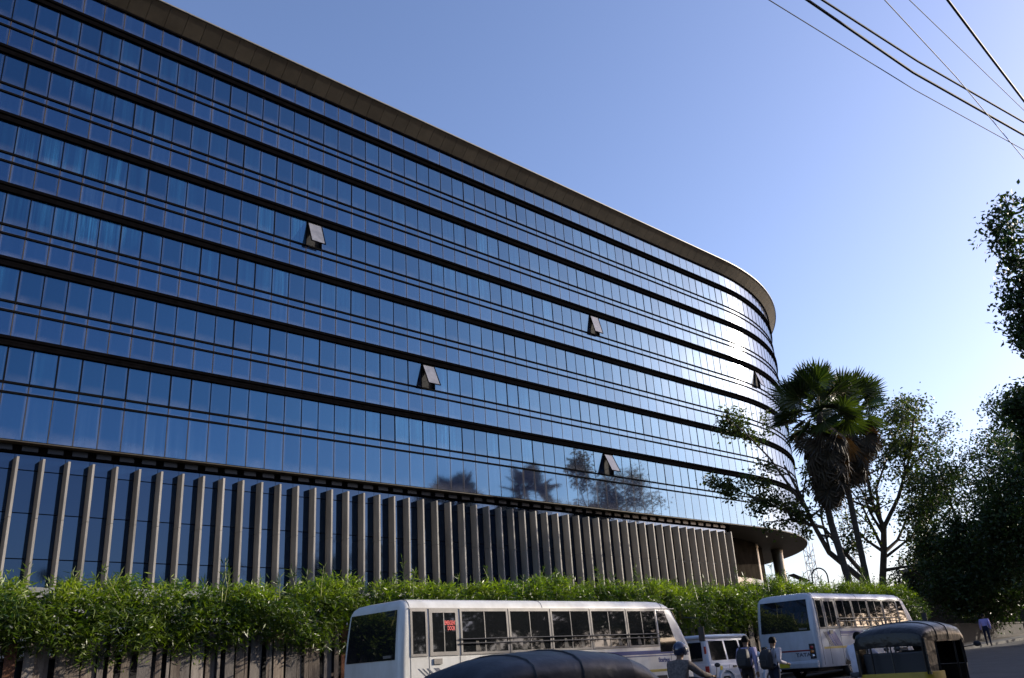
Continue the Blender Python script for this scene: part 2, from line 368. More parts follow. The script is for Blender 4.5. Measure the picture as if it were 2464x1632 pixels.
# dark projecting ledges: three stacked louvres at every floor
for t in TOPS:
    z1 = HZ(t - .02); z0 = HZ(t - .29); h = (z1 - z0)
    mb = MB()
    for (a0, a1, d) in ((0, .30, .15), (.36, .62, .10), (.68, 1.0, .17)):
        loops = [[FP(q, -.1, z0 + h * a0), FP(q, d, z0 + h * a0), FP(q, d, z0 + h * a1), FP(q, -.1, z0 + h * a1)] for q in qs_all]
        mb.loft(loops)
    loops = [[FP(q, -.1, z0 + .02), FP(q, .07, z0 + .02), FP(q, .07, z1 - .02), FP(q, -.1, z1 - .02)] for q in qs_all]
    mb.loft(loops)
    opart(mb, 'ledge', 'dark_metal', True, 30)
    for dz in (1.27, 1.54):
        ring('rail', 'rail_metal', -.05, .07, HZ(t - dz - .045), HZ(t - dz + .012))
# glass panes
OPEN = {(7.5, 2), (16.6, 4), (35.1, 2), (35.0, 5), (60.5, 2)}
rows = [('spandrel_glass', 22.72, 21.92, -1, 's')]
for i, t in enumerate(TOPS):
    rows.append(('vision_glass', t - .305, t - 1.262, i, 'v'))
    rows.append(('spandrel_glass', t - 1.322, t - 1.532, i, 't'))
    rows.append(('spandrel_glass', t - 1.592, (TOPS[i + 1] if i < 5 else 7.97) - (.01 if i < 5 else -.01), i, 's'))
rng = random.Random(5)
CW = cam.matrix_world.inverted()
def pix(p):
    c = CW @ p; return (512 + 1024 * F * c.x / -c.z, 339 - 1024 * F * c.y / -c.z)
panes = []
def pane_at(q0, q1, d, z0, z1, mat, th=.03):
    c0 = FP(q0, d); c1 = FP(q1, d); tv = (c1 - c0); wd = tv.length; tv.normalize(); nv = Vector((tv.y, -tv.x, 0)); cc = (c0 + c1) / 2
    ay = rng.gauss(0, .0026); az = rng.gauss(0, .0026); cc.z = (z0 + z1) / 2; hw = wd / 2; hh = (z1 - z0) / 2
    def P(a, b, c): return cc + tv * a + Vector((0, 0, b)) + nv * (c + a * az + b * ay)
    vs = [P(-hw, -hh, -th), P(hw, -hh, -th), P(hw, hh, -th), P(-hw, hh, -th), P(-hw, -hh, 0), P(hw, -hh, 0), P(hw, hh, 0), P(-hw, hh, 0)]
    pp = [pix(v) for v in vs[4:]]
    ar = abs(sum(pp[i][0] * pp[(i + 1) % 4][1] - pp[(i + 1) % 4][0] * pp[i][1] for i in range(4))) / 2
    cx = sum(p[0] for p in pp) / 4; cy = sum(p[1] for p in pp) / 4
    if not (-10 < cx < 1034 and -10 < cy < 688): ar = 0
    panes.append((ar, vs, mat))
open_spots = []
for i in range(NCOL):
    q0 = Q0 + i * MOD; q1 = q0 + MOD; qm = (q0 + q1) / 2
    for mat, ht, hb, fl, kind in rows:
        if kind == 'v' and any(abs(qm - oq) < MOD / 2 and fl == of for oq, of in OPEN): open_spots.append((q0, q1, fl)); continue
        pane_at(q0 + .03, q1 - .03, 0.0, HZ(hb), HZ(ht), mat)
QF_END = 51.75
for i in range(NCOL):
    q0 = Q0 + i * MOD; q1 = q0 + MOD
    if q1 > QF_END: break
    for z0, z1 in ((6.21, 7.50), (7.55, 9.59), (9.64, 11.61), (11.66, 12.40)):
        pane_at(q0 + .012, q1 - .012, -.75, z0, z1, 'lobby_glass')
panes.sort(key=lambda e: -e[0])
PF = [(4, 5, 6, 7), (3, 2, 1, 0), (0, 1, 5, 4), (1, 2, 6, 5), (2, 3, 7, 6), (3, 0, 4, 7)]
UVQ = [(0, 0), (1, 0), (1, 1), (0, 1)]
def pane_mesh(name, items, mats):
    V = []; Fc = []; mi = []
    for ar, vs, mat in items:
        o = len(V); V += [tuple(v - Vector(office.location)) for v in vs]; Fc += [tuple(k + o for k in f) for f in PF]; mi += [mats.index(mat)] * 6
    me = bpy.data.meshes.new(name); me.from_pydata(V, [], Fc); me.update()
    for m in mats: me.materials.append(MAT[m])
    me.polygons.foreach_set('material_index', mi)
    uv = me.uv_layers.new(name='UVMap'); dat = []
    for _ in items:
        dat += [c for p in UVQ for c in p]; dat += [.5, .6] * 20
    uv.data.foreach_set('uv', dat); return me
for e in panes[:300]: link('glass_pane', pane_mesh('glass_pane', [e], [e[2]]), office)
o = link('glass_pane', pane_mesh('far_panes', panes[300:], ['vision_glass', 'spandrel_glass', 'lobby_glass']), office); o['kind'] = 'stuff'
# joints between the panes: slim dark bars at vision height, pale ones at the spandrels
md, mp_ = MB(), MB()
for i in range(NCOL + 1):
    q = Q0 + i * MOD
    for mat, ht, hb, fl, kind in rows:
        mb = md if kind == 'v' else mp_; wv = .02 if kind == 'v' else .016
        if kind == 'v' and rng.random() < .22: wv = .04
        dd = .018 if kind == 'v' else .012
        mb.hexa([FP(q - wv, -.12, HZ(hb)), FP(q + wv, -.12, HZ(hb)), FP(q + wv, dd, HZ(hb)), FP(q - wv, dd, HZ(hb)), FP(q - wv, -.12, HZ(ht)), FP(q + wv, -.12, HZ(ht)), FP(q + wv, dd, HZ(ht)), FP(q - wv, dd, HZ(ht))])
o = opart(md, 'mullion', 'mullion_dark'); o['kind'] = 'stuff'
o = opart(mp_, 'mullion', 'mullion_pale'); o['kind'] = 'stuff'
# top hung windows standing open
nth = 0
for q0, q1, fl in open_spots:
    t = TOPS[fl]; zt, zb = HZ(t - .335), HZ(t - 1.255); hgt = zt - zb; an = rad({0: 19, 1: 23, 2: 14, 3: 25, 4: 17}[nth]); nth += 1
    def OP(q, s, e):                                       # s down the sash, e off its face
        return FP(q, .05 + math.sin(an) * s + math.cos(an) * e, zt - math.cos(an) * s + math.sin(an) * e)
    a, b = q0 + .04, q1 - .04
    mb = MB()
    for (u0, u1, s0, s1) in ((a, b, 0, .05), (a, b, hgt - .05, hgt), (a, a + .05, .052, hgt - .052), (b - .05, b, .052, hgt - .052)):
        mb.hexa([OP(u0, s0, -.03), OP(u1, s0, -.03), OP(u1, s1, -.03), OP(u0, s1, -.03), OP(u0, s0, .03), OP(u1, s0, .03), OP(u1, s1, .03), OP(u0, s1, .03)])
    ow = opart(mb, 'open_window', 'rail_metal')
    mb = MB(); mb.hexa([OP(a + .05, .05, -.012), OP(b - .05, .05, -.012), OP(b - .05, hgt - .05, -.012), OP(a + .05, hgt - .05, -.012), OP(a + .05, .05, .012), OP(b - .05, .05, .012), OP(b - .05, hgt - .05, .012), OP(a + .05, hgt - .05, .012)])
    pn = opart(mb, 'pane', 'open_glass'); pn.parent = ow
    mb = MB()
    for u in (a + .02, b - .02): mb.tube([FP(u, -.08, zb + .35), OP(u, hgt - .25, -.02)], .012, 6)
    st = opart(mb, 'stay', 'chrome'); st.parent = ow
    mb = MB(); mb.box(0, .001, 0, .001, 0, .001)
# strip below the glazing, fins, plinth and columns
ql = [QL + (QF_END - QL) * k / 30 for k in range(31)]
ring('beam', 'dark_metal', -.80, -.56, 12.41, ZBOT - .07, ql)
for i in range(24, NCOL):
    q = Q0 + (i + .5) * MOD
    if q > QF_END: break
    mb = MB(); mb.hexa([FP(q - .36, -.555, 12.5), FP(q + .36, -.555, 12.5), FP(q + .36, -.53, 12.5), FP(q - .36, -.53, 12.5), FP(q - .36, -.555, 12.78), FP(q + .36, -.555, 12.78), FP(q + .36, -.53, 12.78), FP(q - .36, -.53, 12.78)])
    opart(mb, 'vent', 'vent_glass')
ring('lobby_backing', 'backing', -1.3, -.9, 0, 12.4, ql)
ring('lobby_transom', 'mullion_dark', -.79, -.742, 9.595, 9.635, ql); ring('lobby_transom', 'mullion_dark', -.79, -.742, 7.505, 7.545, ql); ring('lobby_transom', 'mullion_dark', -.79, -.742, 11.615, 11.655, ql)
ring('plinth', 'plinth_stone', -.95, -.12, 0, 6.2, ql)
mb = MB()
for z0, z1 in ((6.21, 9.28), (9.30, 12.12)):
    mb.box(-.055, .055, -.72, -.12, z0, z1)
fin_me = mb.mesh('fin', 'fin_stone')
fang = FA
for i in range(24, NCOL):
    q = Q0 + i * MOD
    if q > QF_END + .2: break
    o = link('fin', fin_me, office)
    # local box runs along -Y (towards the street)
    p = FP(q, 0, 0); o.matrix_local = OI @ Matrix.Translation(p) @ Matrix.Rotation(FA + PI, 4, 'Z') @ Matrix.Translation((0, 0, 0))
# recessed wall under the nose
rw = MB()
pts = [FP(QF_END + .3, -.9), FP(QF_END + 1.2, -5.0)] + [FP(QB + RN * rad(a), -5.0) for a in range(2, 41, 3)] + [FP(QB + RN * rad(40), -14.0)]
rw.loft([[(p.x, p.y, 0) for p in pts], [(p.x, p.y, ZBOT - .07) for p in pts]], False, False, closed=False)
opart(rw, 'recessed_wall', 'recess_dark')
for a in range(3, 21, 2):
    mb = MB(); q0 = QB + RN * rad(a); q1 = QB + RN * rad(a + 1.92)
    mb.hexa([FP(q0, -4.96, 3), FP(q1, -4.96, 3), FP(q1, -4.88, 3), FP(q0, -4.88, 3), FP(q0, -4.96, 8.9), FP(q1, -4.96, 8.9), FP(q1, -4.88, 8.9), FP(q0, -4.88, 8.9)])
    opart(mb, 'entrance_glass', 'entrance_pane')
for (x, y, r) in ((92.2, 55.2, .62), (89.5, 57.2, .5), (84.5, 53.5, .62)):
    mb = MB(); mb.tube([(x, y, 0), (x, y, ZBOT - .07)], r, 28); mb.tube([(x, y, ZBOT - .5), (x, y, ZBOT - .075)], r + .06, 28)
    opart(mb, 'column', 'column_metal', True)

# ------------------------------------------------------------------ vegetation tools
def leaves(P, ln, wd, rg, up=None, droop=0.0, fold=0.25):
    """diamond leaves at points P; ln, wd mean sizes; returns V, F (quads)"""
    n = len(P); P = np.asarray(P)
    d = rg.normal(size=(n, 3)); d[:, 2] = d[:, 2] * .7 - droop
    if up is not None: d += np.asarray(up)
    d /= np.linalg.norm(d, axis=1)[:, None] + 1e-9
    s = np.cross(d, rg.normal(size=(n, 3))); s /= np.linalg.norm(s, axis=1)[:, None] + 1e-9
    nn = np.cross(d, s)
    L = (ln * rg.uniform(.6, 1.35, n))[:, None]; W = (wd * rg.uniform(.7, 1.3, n))[:, None]
    V = np.stack([P, P + d * L * .45 + s * W * .5 + nn * W * fold, P + d * L, P + d * L * .45 - s * W * .5 + nn * W * fold], 1).reshape(-1, 3)
    return V, np.arange(n * 4).reshape(-1, 4)
def branchy(limbs, rg, levels=2, nsub=(6, 5), lfac=.55, start=.35, up=.25, wig=.12):
    """grow sub-branches from limbs (lists of (point, radius)); returns all branches with their level"""
    out = [(l, 0) for l in limbs]; cur = limbs
    for lv in range(levels):
        nxt = []
        for l in cur:
            pts = np.array([p for p, r in l]); rs = np.array([r for p, r in l])
            seg = np.linalg.norm(np.diff(pts, axis=0), axis=1); cum = np.concatenate([[0], np.cumsum(seg)]); tot = cum[-1]
            for k in range(nsub[lv]):
                f = rg.uniform(start, 1.0) if lv == 0 else rg.uniform(.25, 1.0); x = f * tot
                p = np.array([np.interp(x, cum, pts[:, i]) for i in range(3)]); r0 = np.interp(x, cum, rs) * .6
                i = min(np.searchsorted(cum, x), len(pts) - 1); d0 = pts[i] - pts[i - 1]; d0 = d0 / (np.linalg.norm(d0) + 1e-9)
                d = d0 * .55 + rg.normal(size=3) * .75 + np.array([0, 0, up]); d /= np.linalg.norm(d)
                ln = tot * lfac * rg.uniform(.55, 1.1) * (1.15 - .45 * f); q = [(p, r0)]; c = p.copy()
                for s in range(3):
                    d = d + rg.normal(size=3) * wig * 2 + np.array([0, 0, up * .2]); d /= np.linalg.norm(d); c = c + d * ln / 3; q.append((c.copy(), r0 * (1 - .28 * (s + 1))))
                nxt.append(q)
        out += [(l, lv + 1) for l in nxt]; cur = nxt
    return out
def tubes_mesh(name, branches, mat, n=6, minr=.008):
    mb = MB()
    for l, lv in branches:
        mb.tube([p for p, r in l], [max(minr, r) for p, r in l], n if lv < 2 else 4, cap=lv == 0)
    return mb.mesh(name, mat, True, 60)
EYE = np.array([0, 0, 1.2])
def tree(name, label, limbs, seed, nleaf, lsize, mat, levels=2, nsub=(6, 5), spread=.5, clusters=None, group=None, cat='tree', lfac=.55, up=.25, start=.35, bark='bark', droop=.2, base=None, shell=None, far=1.0):
    rg = np.random.default_rng(seed)
    limbs = [[((np.array(p, float) - EYE) * far + EYE, r * far) for p, r in l] for l in limbs]
    if far != 1.0: limbs[0][0] = (limbs[0][0][0] * np.array([1, 1, 0]) + np.array([0, 0, ground(limbs[0][0][0][0])]), limbs[0][0][1])
    br = branchy(limbs, rg, levels, nsub, lfac, start, up)
    base = base or tuple(limbs[0][0][0]); root = empty(name, base)
    me = tubes_mesh('trunk', br, bark); me.transform(Matrix.Translation(-Vector(base))); link('trunk', me, root)
    tips = [l for l, lv in br if lv == levels] or [l for l, lv in br]
    T = np.array([[p for p, r in l] for l in tips])         # tips x 4 x 3
    idx = rg.integers(0, len(T), nleaf); f = rg.uniform(.15, 1.05, nleaf) * 3; i0 = np.clip(f.astype(int), 0, 2); fr = (f - i0)[:, None]
    P = T[idx, i0] * (1 - fr) + T[idx, i0 + 1] * fr + rg.normal(size=(nleaf, 3)) * spread * np.array([1, 1, .8])
    if shell is not None:                                   # extra leaf clumps filling a lumpy ellipsoid
      for c, r, nb, per, cs in ([shell] if isinstance(shell, tuple) else shell):
        u = rg.normal(size=(nb, 3)); u /= np.linalg.norm(u, axis=1)[:, None]; C = np.array(c) + u * np.array(r) * rg.uniform(.35, 1.02, nb)[:, None] ** .7
        C = np.repeat(C, per, 0) + rg.normal(size=(nb * per, 3)) * cs * np.array([1.25, 1.25, .7]); P = np.concatenate([P, C])
    V, Fq = leaves(P, lsize, lsize * .55, rg, droop=droop)
    me = np_mesh('crown', V - np.array(base), Fq, mat); link('crown', me, root)
    tag(root, label, cat, group); return root

# ------------------------------------------------------------------ fence of weathered boards with the bamboo hedge growing over it
rngf = random.Random(11)
fence = empty('board_fence', (24, 21.5, ground(24))); tag(fence, 'weathered fence of upright boards under the bamboo hedge', 'fence')
fme = []
for m_ in ('plank', 'plank_grey', 'plank_rust'):
    for wv in (.07, .13, .22, .30):
        mb = MB(); mb.box(0, wv, 0, .03, 0, 2.6); fme.append((m_, wv, mb.mesh('board', m_)))
x = -4.0; k = 0
while x < 49 and k < 300:
    mt = rngf.choices(['plank', 'plank_grey', 'plank_rust'], [.5, .42, .08])[0]; wv = rngf.choices([.07, .13, .22, .30], [.28, .22, .28, .22])[0]
    me = [e[2] for e in fme if e[0] == mt and e[1] == wv][0]
    o = link('board', me, fence, (x - 24, rngf.uniform(-.09, .02), ground(x) - ground(24) + rngf.uniform(.1, .2))); o.rotation_euler = (rngf.gauss(0, .006), rngf.gauss(0, .006), rngf.gauss(0, .06))
    x += wv + rngf.choice([.02, .05, .08, .13]); k += 1
mb = MB()
for z in (.5, 1.5, 2.4):
    for a in range(-4, 49, 3): mb.hexa([(a - 24, .06, z + ground(a) - ground(24)), (a + 3 - 24, .06, z + ground(a + 3) - ground(24)), (a + 3 - 24, .11, z + ground(a + 3) - ground(24)), (a - 24, .11, z + ground(a) - ground(24)), (a - 24, .06, z + .08 + ground(a) - ground(24)), (a + 3 - 24, .06, z + .08 + ground(a + 3) - ground(24)), (a + 3 - 24, .11, z + .08 + ground(a + 3) - ground(24)), (a - 24, .11, z + .08 + ground(a) - ground(24))])
mb.build('fence_rail', 'plank', fence)
mb = MB()
for a in range(-4, 49, 3): mb.hexa([(a - 24, .2, ground(a) - ground(24)), (a + 3 - 24, .2, ground(a + 3) - ground(24)), (a + 3 - 24, .23, ground(a + 3) - ground(24)), (a - 24, .23, ground(a) - ground(24)), (a - 24, .2, 2.45 + ground(a) - ground(24)), (a + 3 - 24, .2, 2.45 + ground(a + 3) - ground(24)), (a + 3 - 24, .23, 2.45 + ground(a + 3) - ground(24)), (a - 24, .23, 2.45 + ground(a) - ground(24))])
mb.build('backing_sheet', 'steel_black', fence)
rg = np.random.default_rng(21)
hedge = empty('bamboo_hedge', (22, 21.7, ground(22))); tag(hedge, 'bushy green bamboo hedge spilling over the board fence', 'hedge')
HX = np.array([-6, 5, 10, 13, 16, 20, 25, 27, 29, 32, 35, 40, 47, 49.]); HT = np.array([3.68, 3.68, 3.66, 3.85, 3.8, 3.95, 4.05, 4.1, 3.85, 4.05, 4.3, 4.25, 4.4, 3.7])
def wave(x, s): return np.sin(x * .9 + s) * .5 + np.sin(x * 2.3 + s * 2) * .3 + np.sin(x * 4.7 + s * 3) * .2
nL = 150000
# sprays: each a short arching cane tip carrying leaves
ns = 11500
sx = rg.uniform(-6, 48.6, ns); top = np.interp(sx, HX, HT) + wave(sx, 1.) * .16
low = 2.15 + .25 * wave(sx, 4.) + np.maximum(0, (sx - 24)) * .0
hz = low + (top - low) * rg.uniform(0, 1, ns) ** .8
bulge = .75 * np.sin(np.clip((hz - low) / (top - low), 0, 1) * PI * .85 + .35) + .28 * wave(sx * 1.3 + hz * 2.0, 2.)
sy = 21.55 - bulge * rg.uniform(.25, 1.0, ns) ** .5 + rg.uniform(0, .3, ns)
S = np.stack([sx, sy, hz], 1)
keep = (np.sin(sx * 2.1 + hz * 3.3) + np.sin(sx * 5.3 - hz * 4.1 + 1.7) + rg.normal(size=ns) * .7) > -.75
S = S[keep]; ns = len(S)
S[: ns // 4, 1] += rg.uniform(.2, .9, ns // 4)
per = 19
Pc = np.repeat(S, per, 0) + rg.normal(size=(ns * per, 3)) * np.array([.12, .10, .09])
yt = np.repeat((S[:, 2] > np.interp(S[:, 0], HX, HT) - .38), per)  # topmost sprays, given the sunlit leaf colour
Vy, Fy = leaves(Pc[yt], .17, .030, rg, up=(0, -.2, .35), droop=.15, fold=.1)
o = link('lit_top_foliage', np_mesh('lit_top_foliage', Vy - np.array(hedge.location), Fy, 'bamboo_lit_top'), hedge); o['kind'] = 'stuff'
Pc = Pc[~yt]
V, Fq = leaves(Pc, .17, .032, rg, up=(0, -.25, .1), droop=.35, fold=.1)
# upright young shoots along the top
nsh = 130; shx = rg.uniform(-5, 48, nsh); sht = np.interp(shx, HX, HT); hh = rg.uniform(.1, .42, nsh) * (1 + 1.0 * (rg.uniform(size=nsh) > .9))
stem = MB(); SP = []
for i in range(nsh):
    b = np.array([shx[i], 21.4 + rg.uniform(-.4, .4), sht[i] - .4]); ln = np.array([rg.normal() * .2, rg.normal() * .2, 1.0]); pts = [b, b + ln * (.4 + hh[i]) * .6, b + ln * (.4 + hh[i]) + np.array([rg.normal() * .08, rg.normal() * .08, 0])]
    stem.tube([p - np.array(hedge.location) for p in pts], [.012, .009, .004], 4)
    for s in range(16):
        f = rg.uniform(.45, 1.0); SP.append(b + ln * (.4 + hh[i]) * f)
V2, F2 = leaves(np.array(SP), .2, .028, rg, up=(0, 0, .9), fold=.1)
V = np.concatenate([V, V2]); Fq = np.concatenate([Fq, F2 + len(V) - len(V2)])
o = link('foliage', np_mesh('foliage', V - np.array(hedge.location), Fq, 'bamboo_leaf'), hedge); o['kind'] = 'stuff'
for i in range(150):
    a = -5 + i * .36 + rg.uniform(-.1, .1); y = 21.75 + rg.uniform(0, .4); t_ = float(np.interp(a, HX, HT)) - .3
    stem.tube([np.array([a, y, ground(a)]) - np.array(hedge.location), np.array([a + rg.normal() * .1, y, t_ * .6]) - np.array(hedge.location), np.array([a + rg.normal() * .2, y - .3, t_]) - np.array(hedge.location)], [.02, .016, .008], 5)
o = stem.build('cane', 'bamboo', hedge); o['kind'] = 'stuff'
# solid shade inside the hedge: inner leaf wall
ni = 26000; ix = rg.uniform(-6, 48.6, ni); it = np.interp(ix, HX, HT) - .2; Pz = 2.3 + (it - 2.3) * rg.uniform(0, 1, ni)
V, Fq = leaves(np.stack([ix, rg.uniform(21.7, 22.3, ni), Pz], 1), .3, .09, rg, droop=.3)
o = link('inner_foliage', np_mesh('inner_foliage', V - np.array(hedge.location), Fq, 'bamboo_leaf'), hedge); o['kind'] = 'stuff'

# ------------------------------------------------------------------ fan palms
def frond_mesh(name, mat, seed, nseg=34, ang=rad(255), R=1.32, droop=.22):
    rg = np.random.default_rng(seed); mb = MB()
    mb.tube([(0, 0, 0), (.6, 0, .06), (1.35, 0, .02)], [.03, .022, .015], 5)
    V = []; Fc = []
    for i in range(nseg):
        a = -ang / 2 + ang * (i + .5) / nseg; w_ = ang / nseg * .95
        L = R * (1 - .22 * abs(a) / (ang / 2)) * rg.uniform(.93, 1.05); c = np.array([1.32, 0, .02]); d = np.array([math.cos(a), math.sin(a), 0]); s = np.array([-math.sin(a), math.cos(a), 0])
        zf = .03 * (1 if i % 2 else -1); mid = .62
        m_ = c + d * L * mid; m_[2] += -.05 * L - abs(math.sin(a)) * .06; e = c + d * L; e[2] += -droop * rg.uniform(.25, 1.0) * .9
        hw = math.tan(w_ / 2) * L * mid; o = len(V)
        V += [c, m_ - s * hw + np.array([0, 0, zf]), m_ + s * hw - np.array([0, 0, zf]), e + s * rg.normal() * .02]; Fc += [(o, o + 1, o + 2), (o + 1, o + 3, o + 2)]
    mb.add(V, Fc); return mb.mesh(name, mat)
green_fr = [frond_mesh('frond', 'palm_leaf', s) for s in (1, 2, 3)]
dead_fr = [frond_mesh('dead_frond', 'dead_palm', s, 26, rad(200), 1.15, .6) for s in (4, 5)]
def palm(label, pts, crown, n_green, n_dead, seed, scale=1.0, skirt=3.0):
    rg = random.Random(seed); base = pts[0]; root = empty('fan_palm', base); tag(root, label, 'palm tree', 'fan palms behind the hedge')
    mb = MB(); P = [Vector(p) - Vector(base) for p in pts] + [Vector(crown) - Vector(base)]
    dense = []
    for i in range(len(P) - 1):
        for k in range(8): dense.append(P[i].lerp(P[i + 1], k / 8))
    dense.append(P[-1]); nD = len(dense)
    mb.tube(dense, [(.20 - .07 * i / nD) * (1 + .06 * (i % 2)) * scale for i in range(nD)], 10); mb.build('trunk', 'palm_bark', root, True, 60)
    c = P[-1]
    for i in range(n_green):
        el = rad(78 - 110 * (i / n_green) ** .85) + rg.gauss(0, .09); az = i * 2.39996 + rg.gauss(0, .2)
        o = link('frond', rg.choice(green_fr), root); s = scale * rg.uniform(.9, 1.12)
        o.matrix_local = Matrix.Translation(c + Vector((0, 0, .35 * math.sin(el)))) @ Matrix.Rotation(az, 4, 'Z') @ Matrix.Rotation(-el, 4, 'Y') @ Matrix.Rotation(rg.gauss(0, .5), 4, 'X') @ Matrix.Scale(s, 4)
    for i in range(n_dead):
        el = rad(-30 - 48 * (i / n_dead) ** .6 - 6 * rg.random()); az = i * 2.39996 + rg.gauss(0, .3)
        o = link('dead_frond', rg.choice(dead_fr), root); f = i / n_dead; s = scale * rg.uniform(.85, 1.08)
        o.matrix_local = Matrix.Translation(c.lerp(P[-2], min(1, .15 + f * .8)) + Vector((0, 0, -f * skirt * .25))) @ Matrix.Rotation(az, 4, 'Z') @ Matrix.Rotation(-el, 4, 'Y') @ Matrix.Rotation(rg.gauss(0, .5), 4, 'X') @ Matrix.Scale(s, 4)
    return root
PALM1 = [(57.6, 29.2, ground(57)), (56.42, 28.9, 5.81), (54.91, 28.56, 9.19), (53.8, 28.11, 12.03), (53.21, 27.45, 14.33)]; PALM1C = (52.84, 26.8, 16.1)
PALM2 = [(65.4, 31.8, ground(65)), (64.31, 31.5, 6.29), (62.78, 30.81, 10.35), (61.48, 30.21, 13.82), (61.04, 29.4, 16.1)]; PALM2C = (60.93, 28.7, 17.7)
palm('taller nearer fan palm with shaggy skirt of dead leaves, left of the pair', PALM1, PALM1C, 34, 58, 3, 1.25, 9)
palm('farther fan palm whose trunk leans right, behind the shaggy one', PALM2, PALM2C, 28, 44, 4, 1.2, 6)

# ------------------------------------------------------------------ trees
tree('broadleaf_tree', 'sparse leaning tree with forked trunks in front of the curved glass corner',
     [[((48.4, 23.6, 1.0), .22), ((47.7, 23.63, 4.9), .19), ((46.06, 24.39, 6.4), .16), ((45.0, 24.5, 8.0), .13), ((44.3, 24.5, 9.4), .10), ((43.3, 24.6, 11.0), .05)],
      [((48.4, 23.5, 1.0), .18), ((47.86, 23.44, 5.0), .15), ((46.6, 23.85, 6.45), .13), ((45.55, 24.2, 7.7), .11), ((44.2, 25.2, 8.15), .08), ((43.5, 25.3, 9.3), .04)],
      [((44.6, 24.6, 8.8), .09), ((43.9, 24.7, 9.7), .08), ((42.6, 25.0, 11.4), .055), ((41.2, 25.5, 12.9), .03), ((40.4, 26.0, 13.6), .012)],
      [((44.9, 24.7, 8.0), .08), ((43.6, 25.3, 8.7), .06), ((42.0, 26.3, 9.6), .04), ((40.8, 27.2, 10.3), .02)],
      [((46.0, 24.3, 6.5), .07), ((45.9, 24.4, 8.4), .06), ((46.2, 24.0, 10.0), .04), ((46.0, 24.2, 11.6), .02)]],
     31, 5600, .32, 'thin_leaf', nsub=(7, 5), spread=.32, lfac=.30, start=.5, far=1.43)
tree('broadleaf_tree', 'open crowned tree with upright trunk right of the two palms',
     [[((53.0, 25.5, 1.1), .26), ((52.6, 24.8, 5.1), .22), ((52.3, 24.25, 6.6), .20), ((52.0, 23.8, 8.0), .18), ((51.2, 23.8, 9.4), .12), ((50.6, 23.5, 11.0), .09), ((50.2, 23.2, 12.6), .05)],
      [((52.0, 23.8, 8.0), .14), ((52.3, 22.7, 9.6), .11), ((52.3, 21.5, 11.8), .08), ((52.0, 20.6, 14.0), .04)],
      [((52.45, 24.2, 6.4), .10), ((53.0, 23.4, 7.0), .08), ((53.6, 22.3, 7.8), .05), ((54.0, 21.2, 9.0), .03)],
      [((51.8, 23.8, 8.4), .10), ((52.5, 24.0, 10.4), .08), ((53.2, 23.0, 12.6), .05), ((53.6, 22.0, 14.5), .03)]],
     32, 9500, .31, 'thin_leaf', nsub=(10, 7), spread=.48, lfac=.46, start=.35, far=1.38)
def street_tree(label, x, y, h, r, seed, nleaf=16000, ls=.24, mat='dark_leaf', group='trees along the street', cr0=.28, name='street_tree', shellN=220, per=60, lean=(0, 0)):
    g = ground(x); rr = random.Random(seed); tr = .035 * h * .5
    cx, cy = x + lean[0], y + lean[1]
    limbs = [[((x, y, g), tr), ((x + lean[0] * .3 + rr.gauss(0, .1), y + lean[1] * .3, g + h * .3), tr * .8), ((cx, cy, g + h * .55), tr * .5), ((cx + rr.gauss(0, .5), cy + rr.gauss(0, .5), g + h * .9), tr * .15)]]
    for k in range(5):
        a = k * 1.2566 + rr.gauss(0, .3); q = (x + lean[0] * .4, y + lean[1] * .4, g + h * (cr0 + .06 * k))
        limbs.append([(q, tr * .5), ((q[0] + math.cos(a) * r * .4 + lean[0] * .3, q[1] + math.sin(a) * r * .4 + lean[1] * .3, q[2] + h * .14), tr * .3), ((cx + math.cos(a) * r * .75, cy + math.sin(a) * r * .75, q[2] + h * .24), tr * .12)])
    return tree(name, label, limbs, seed, nleaf, ls, mat, nsub=(7, 5), spread=.45, lfac=.42, group=group, shell=((cx, cy, g + h * (cr0 + 1) / 2), (r, r, h * (1 - cr0) / 2), shellN, per, .42))
G_ = 'dark trees at the far end of the street'
street_tree('dense dark tree beyond the end of the hedge, right of the open crowned tree', 70.5, 26.5, 14.3, 4.3, 41, 14000, group=G_, shellN=200, per=55, cr0=.1)
street_tree('tallest dark tree at the far right over the shop front', 71.0, 20.5, 16.5, 4.8, 42, group=G_, cr0=.12, shellN=280)
street_tree('dark spreading tree at the right edge behind the walking man', 63.0, 18.6, 13.0, 3.6, 43, group=G_, cr0=.14, shellN=260)
street_tree('low dark tree beside the shop wall under the taller crowns', 66.5, 24.5, 7.5, 3.8, 44, group=G_, cr0=.1, shellN=200)
street_tree('bushy tree farthest back between the open crowned tree and the shop', 82.0, 34.0, 8.0, 4.2, 45, 8000, group=G_, cr0=.15, shellN=130, per=45)
DZ = .9
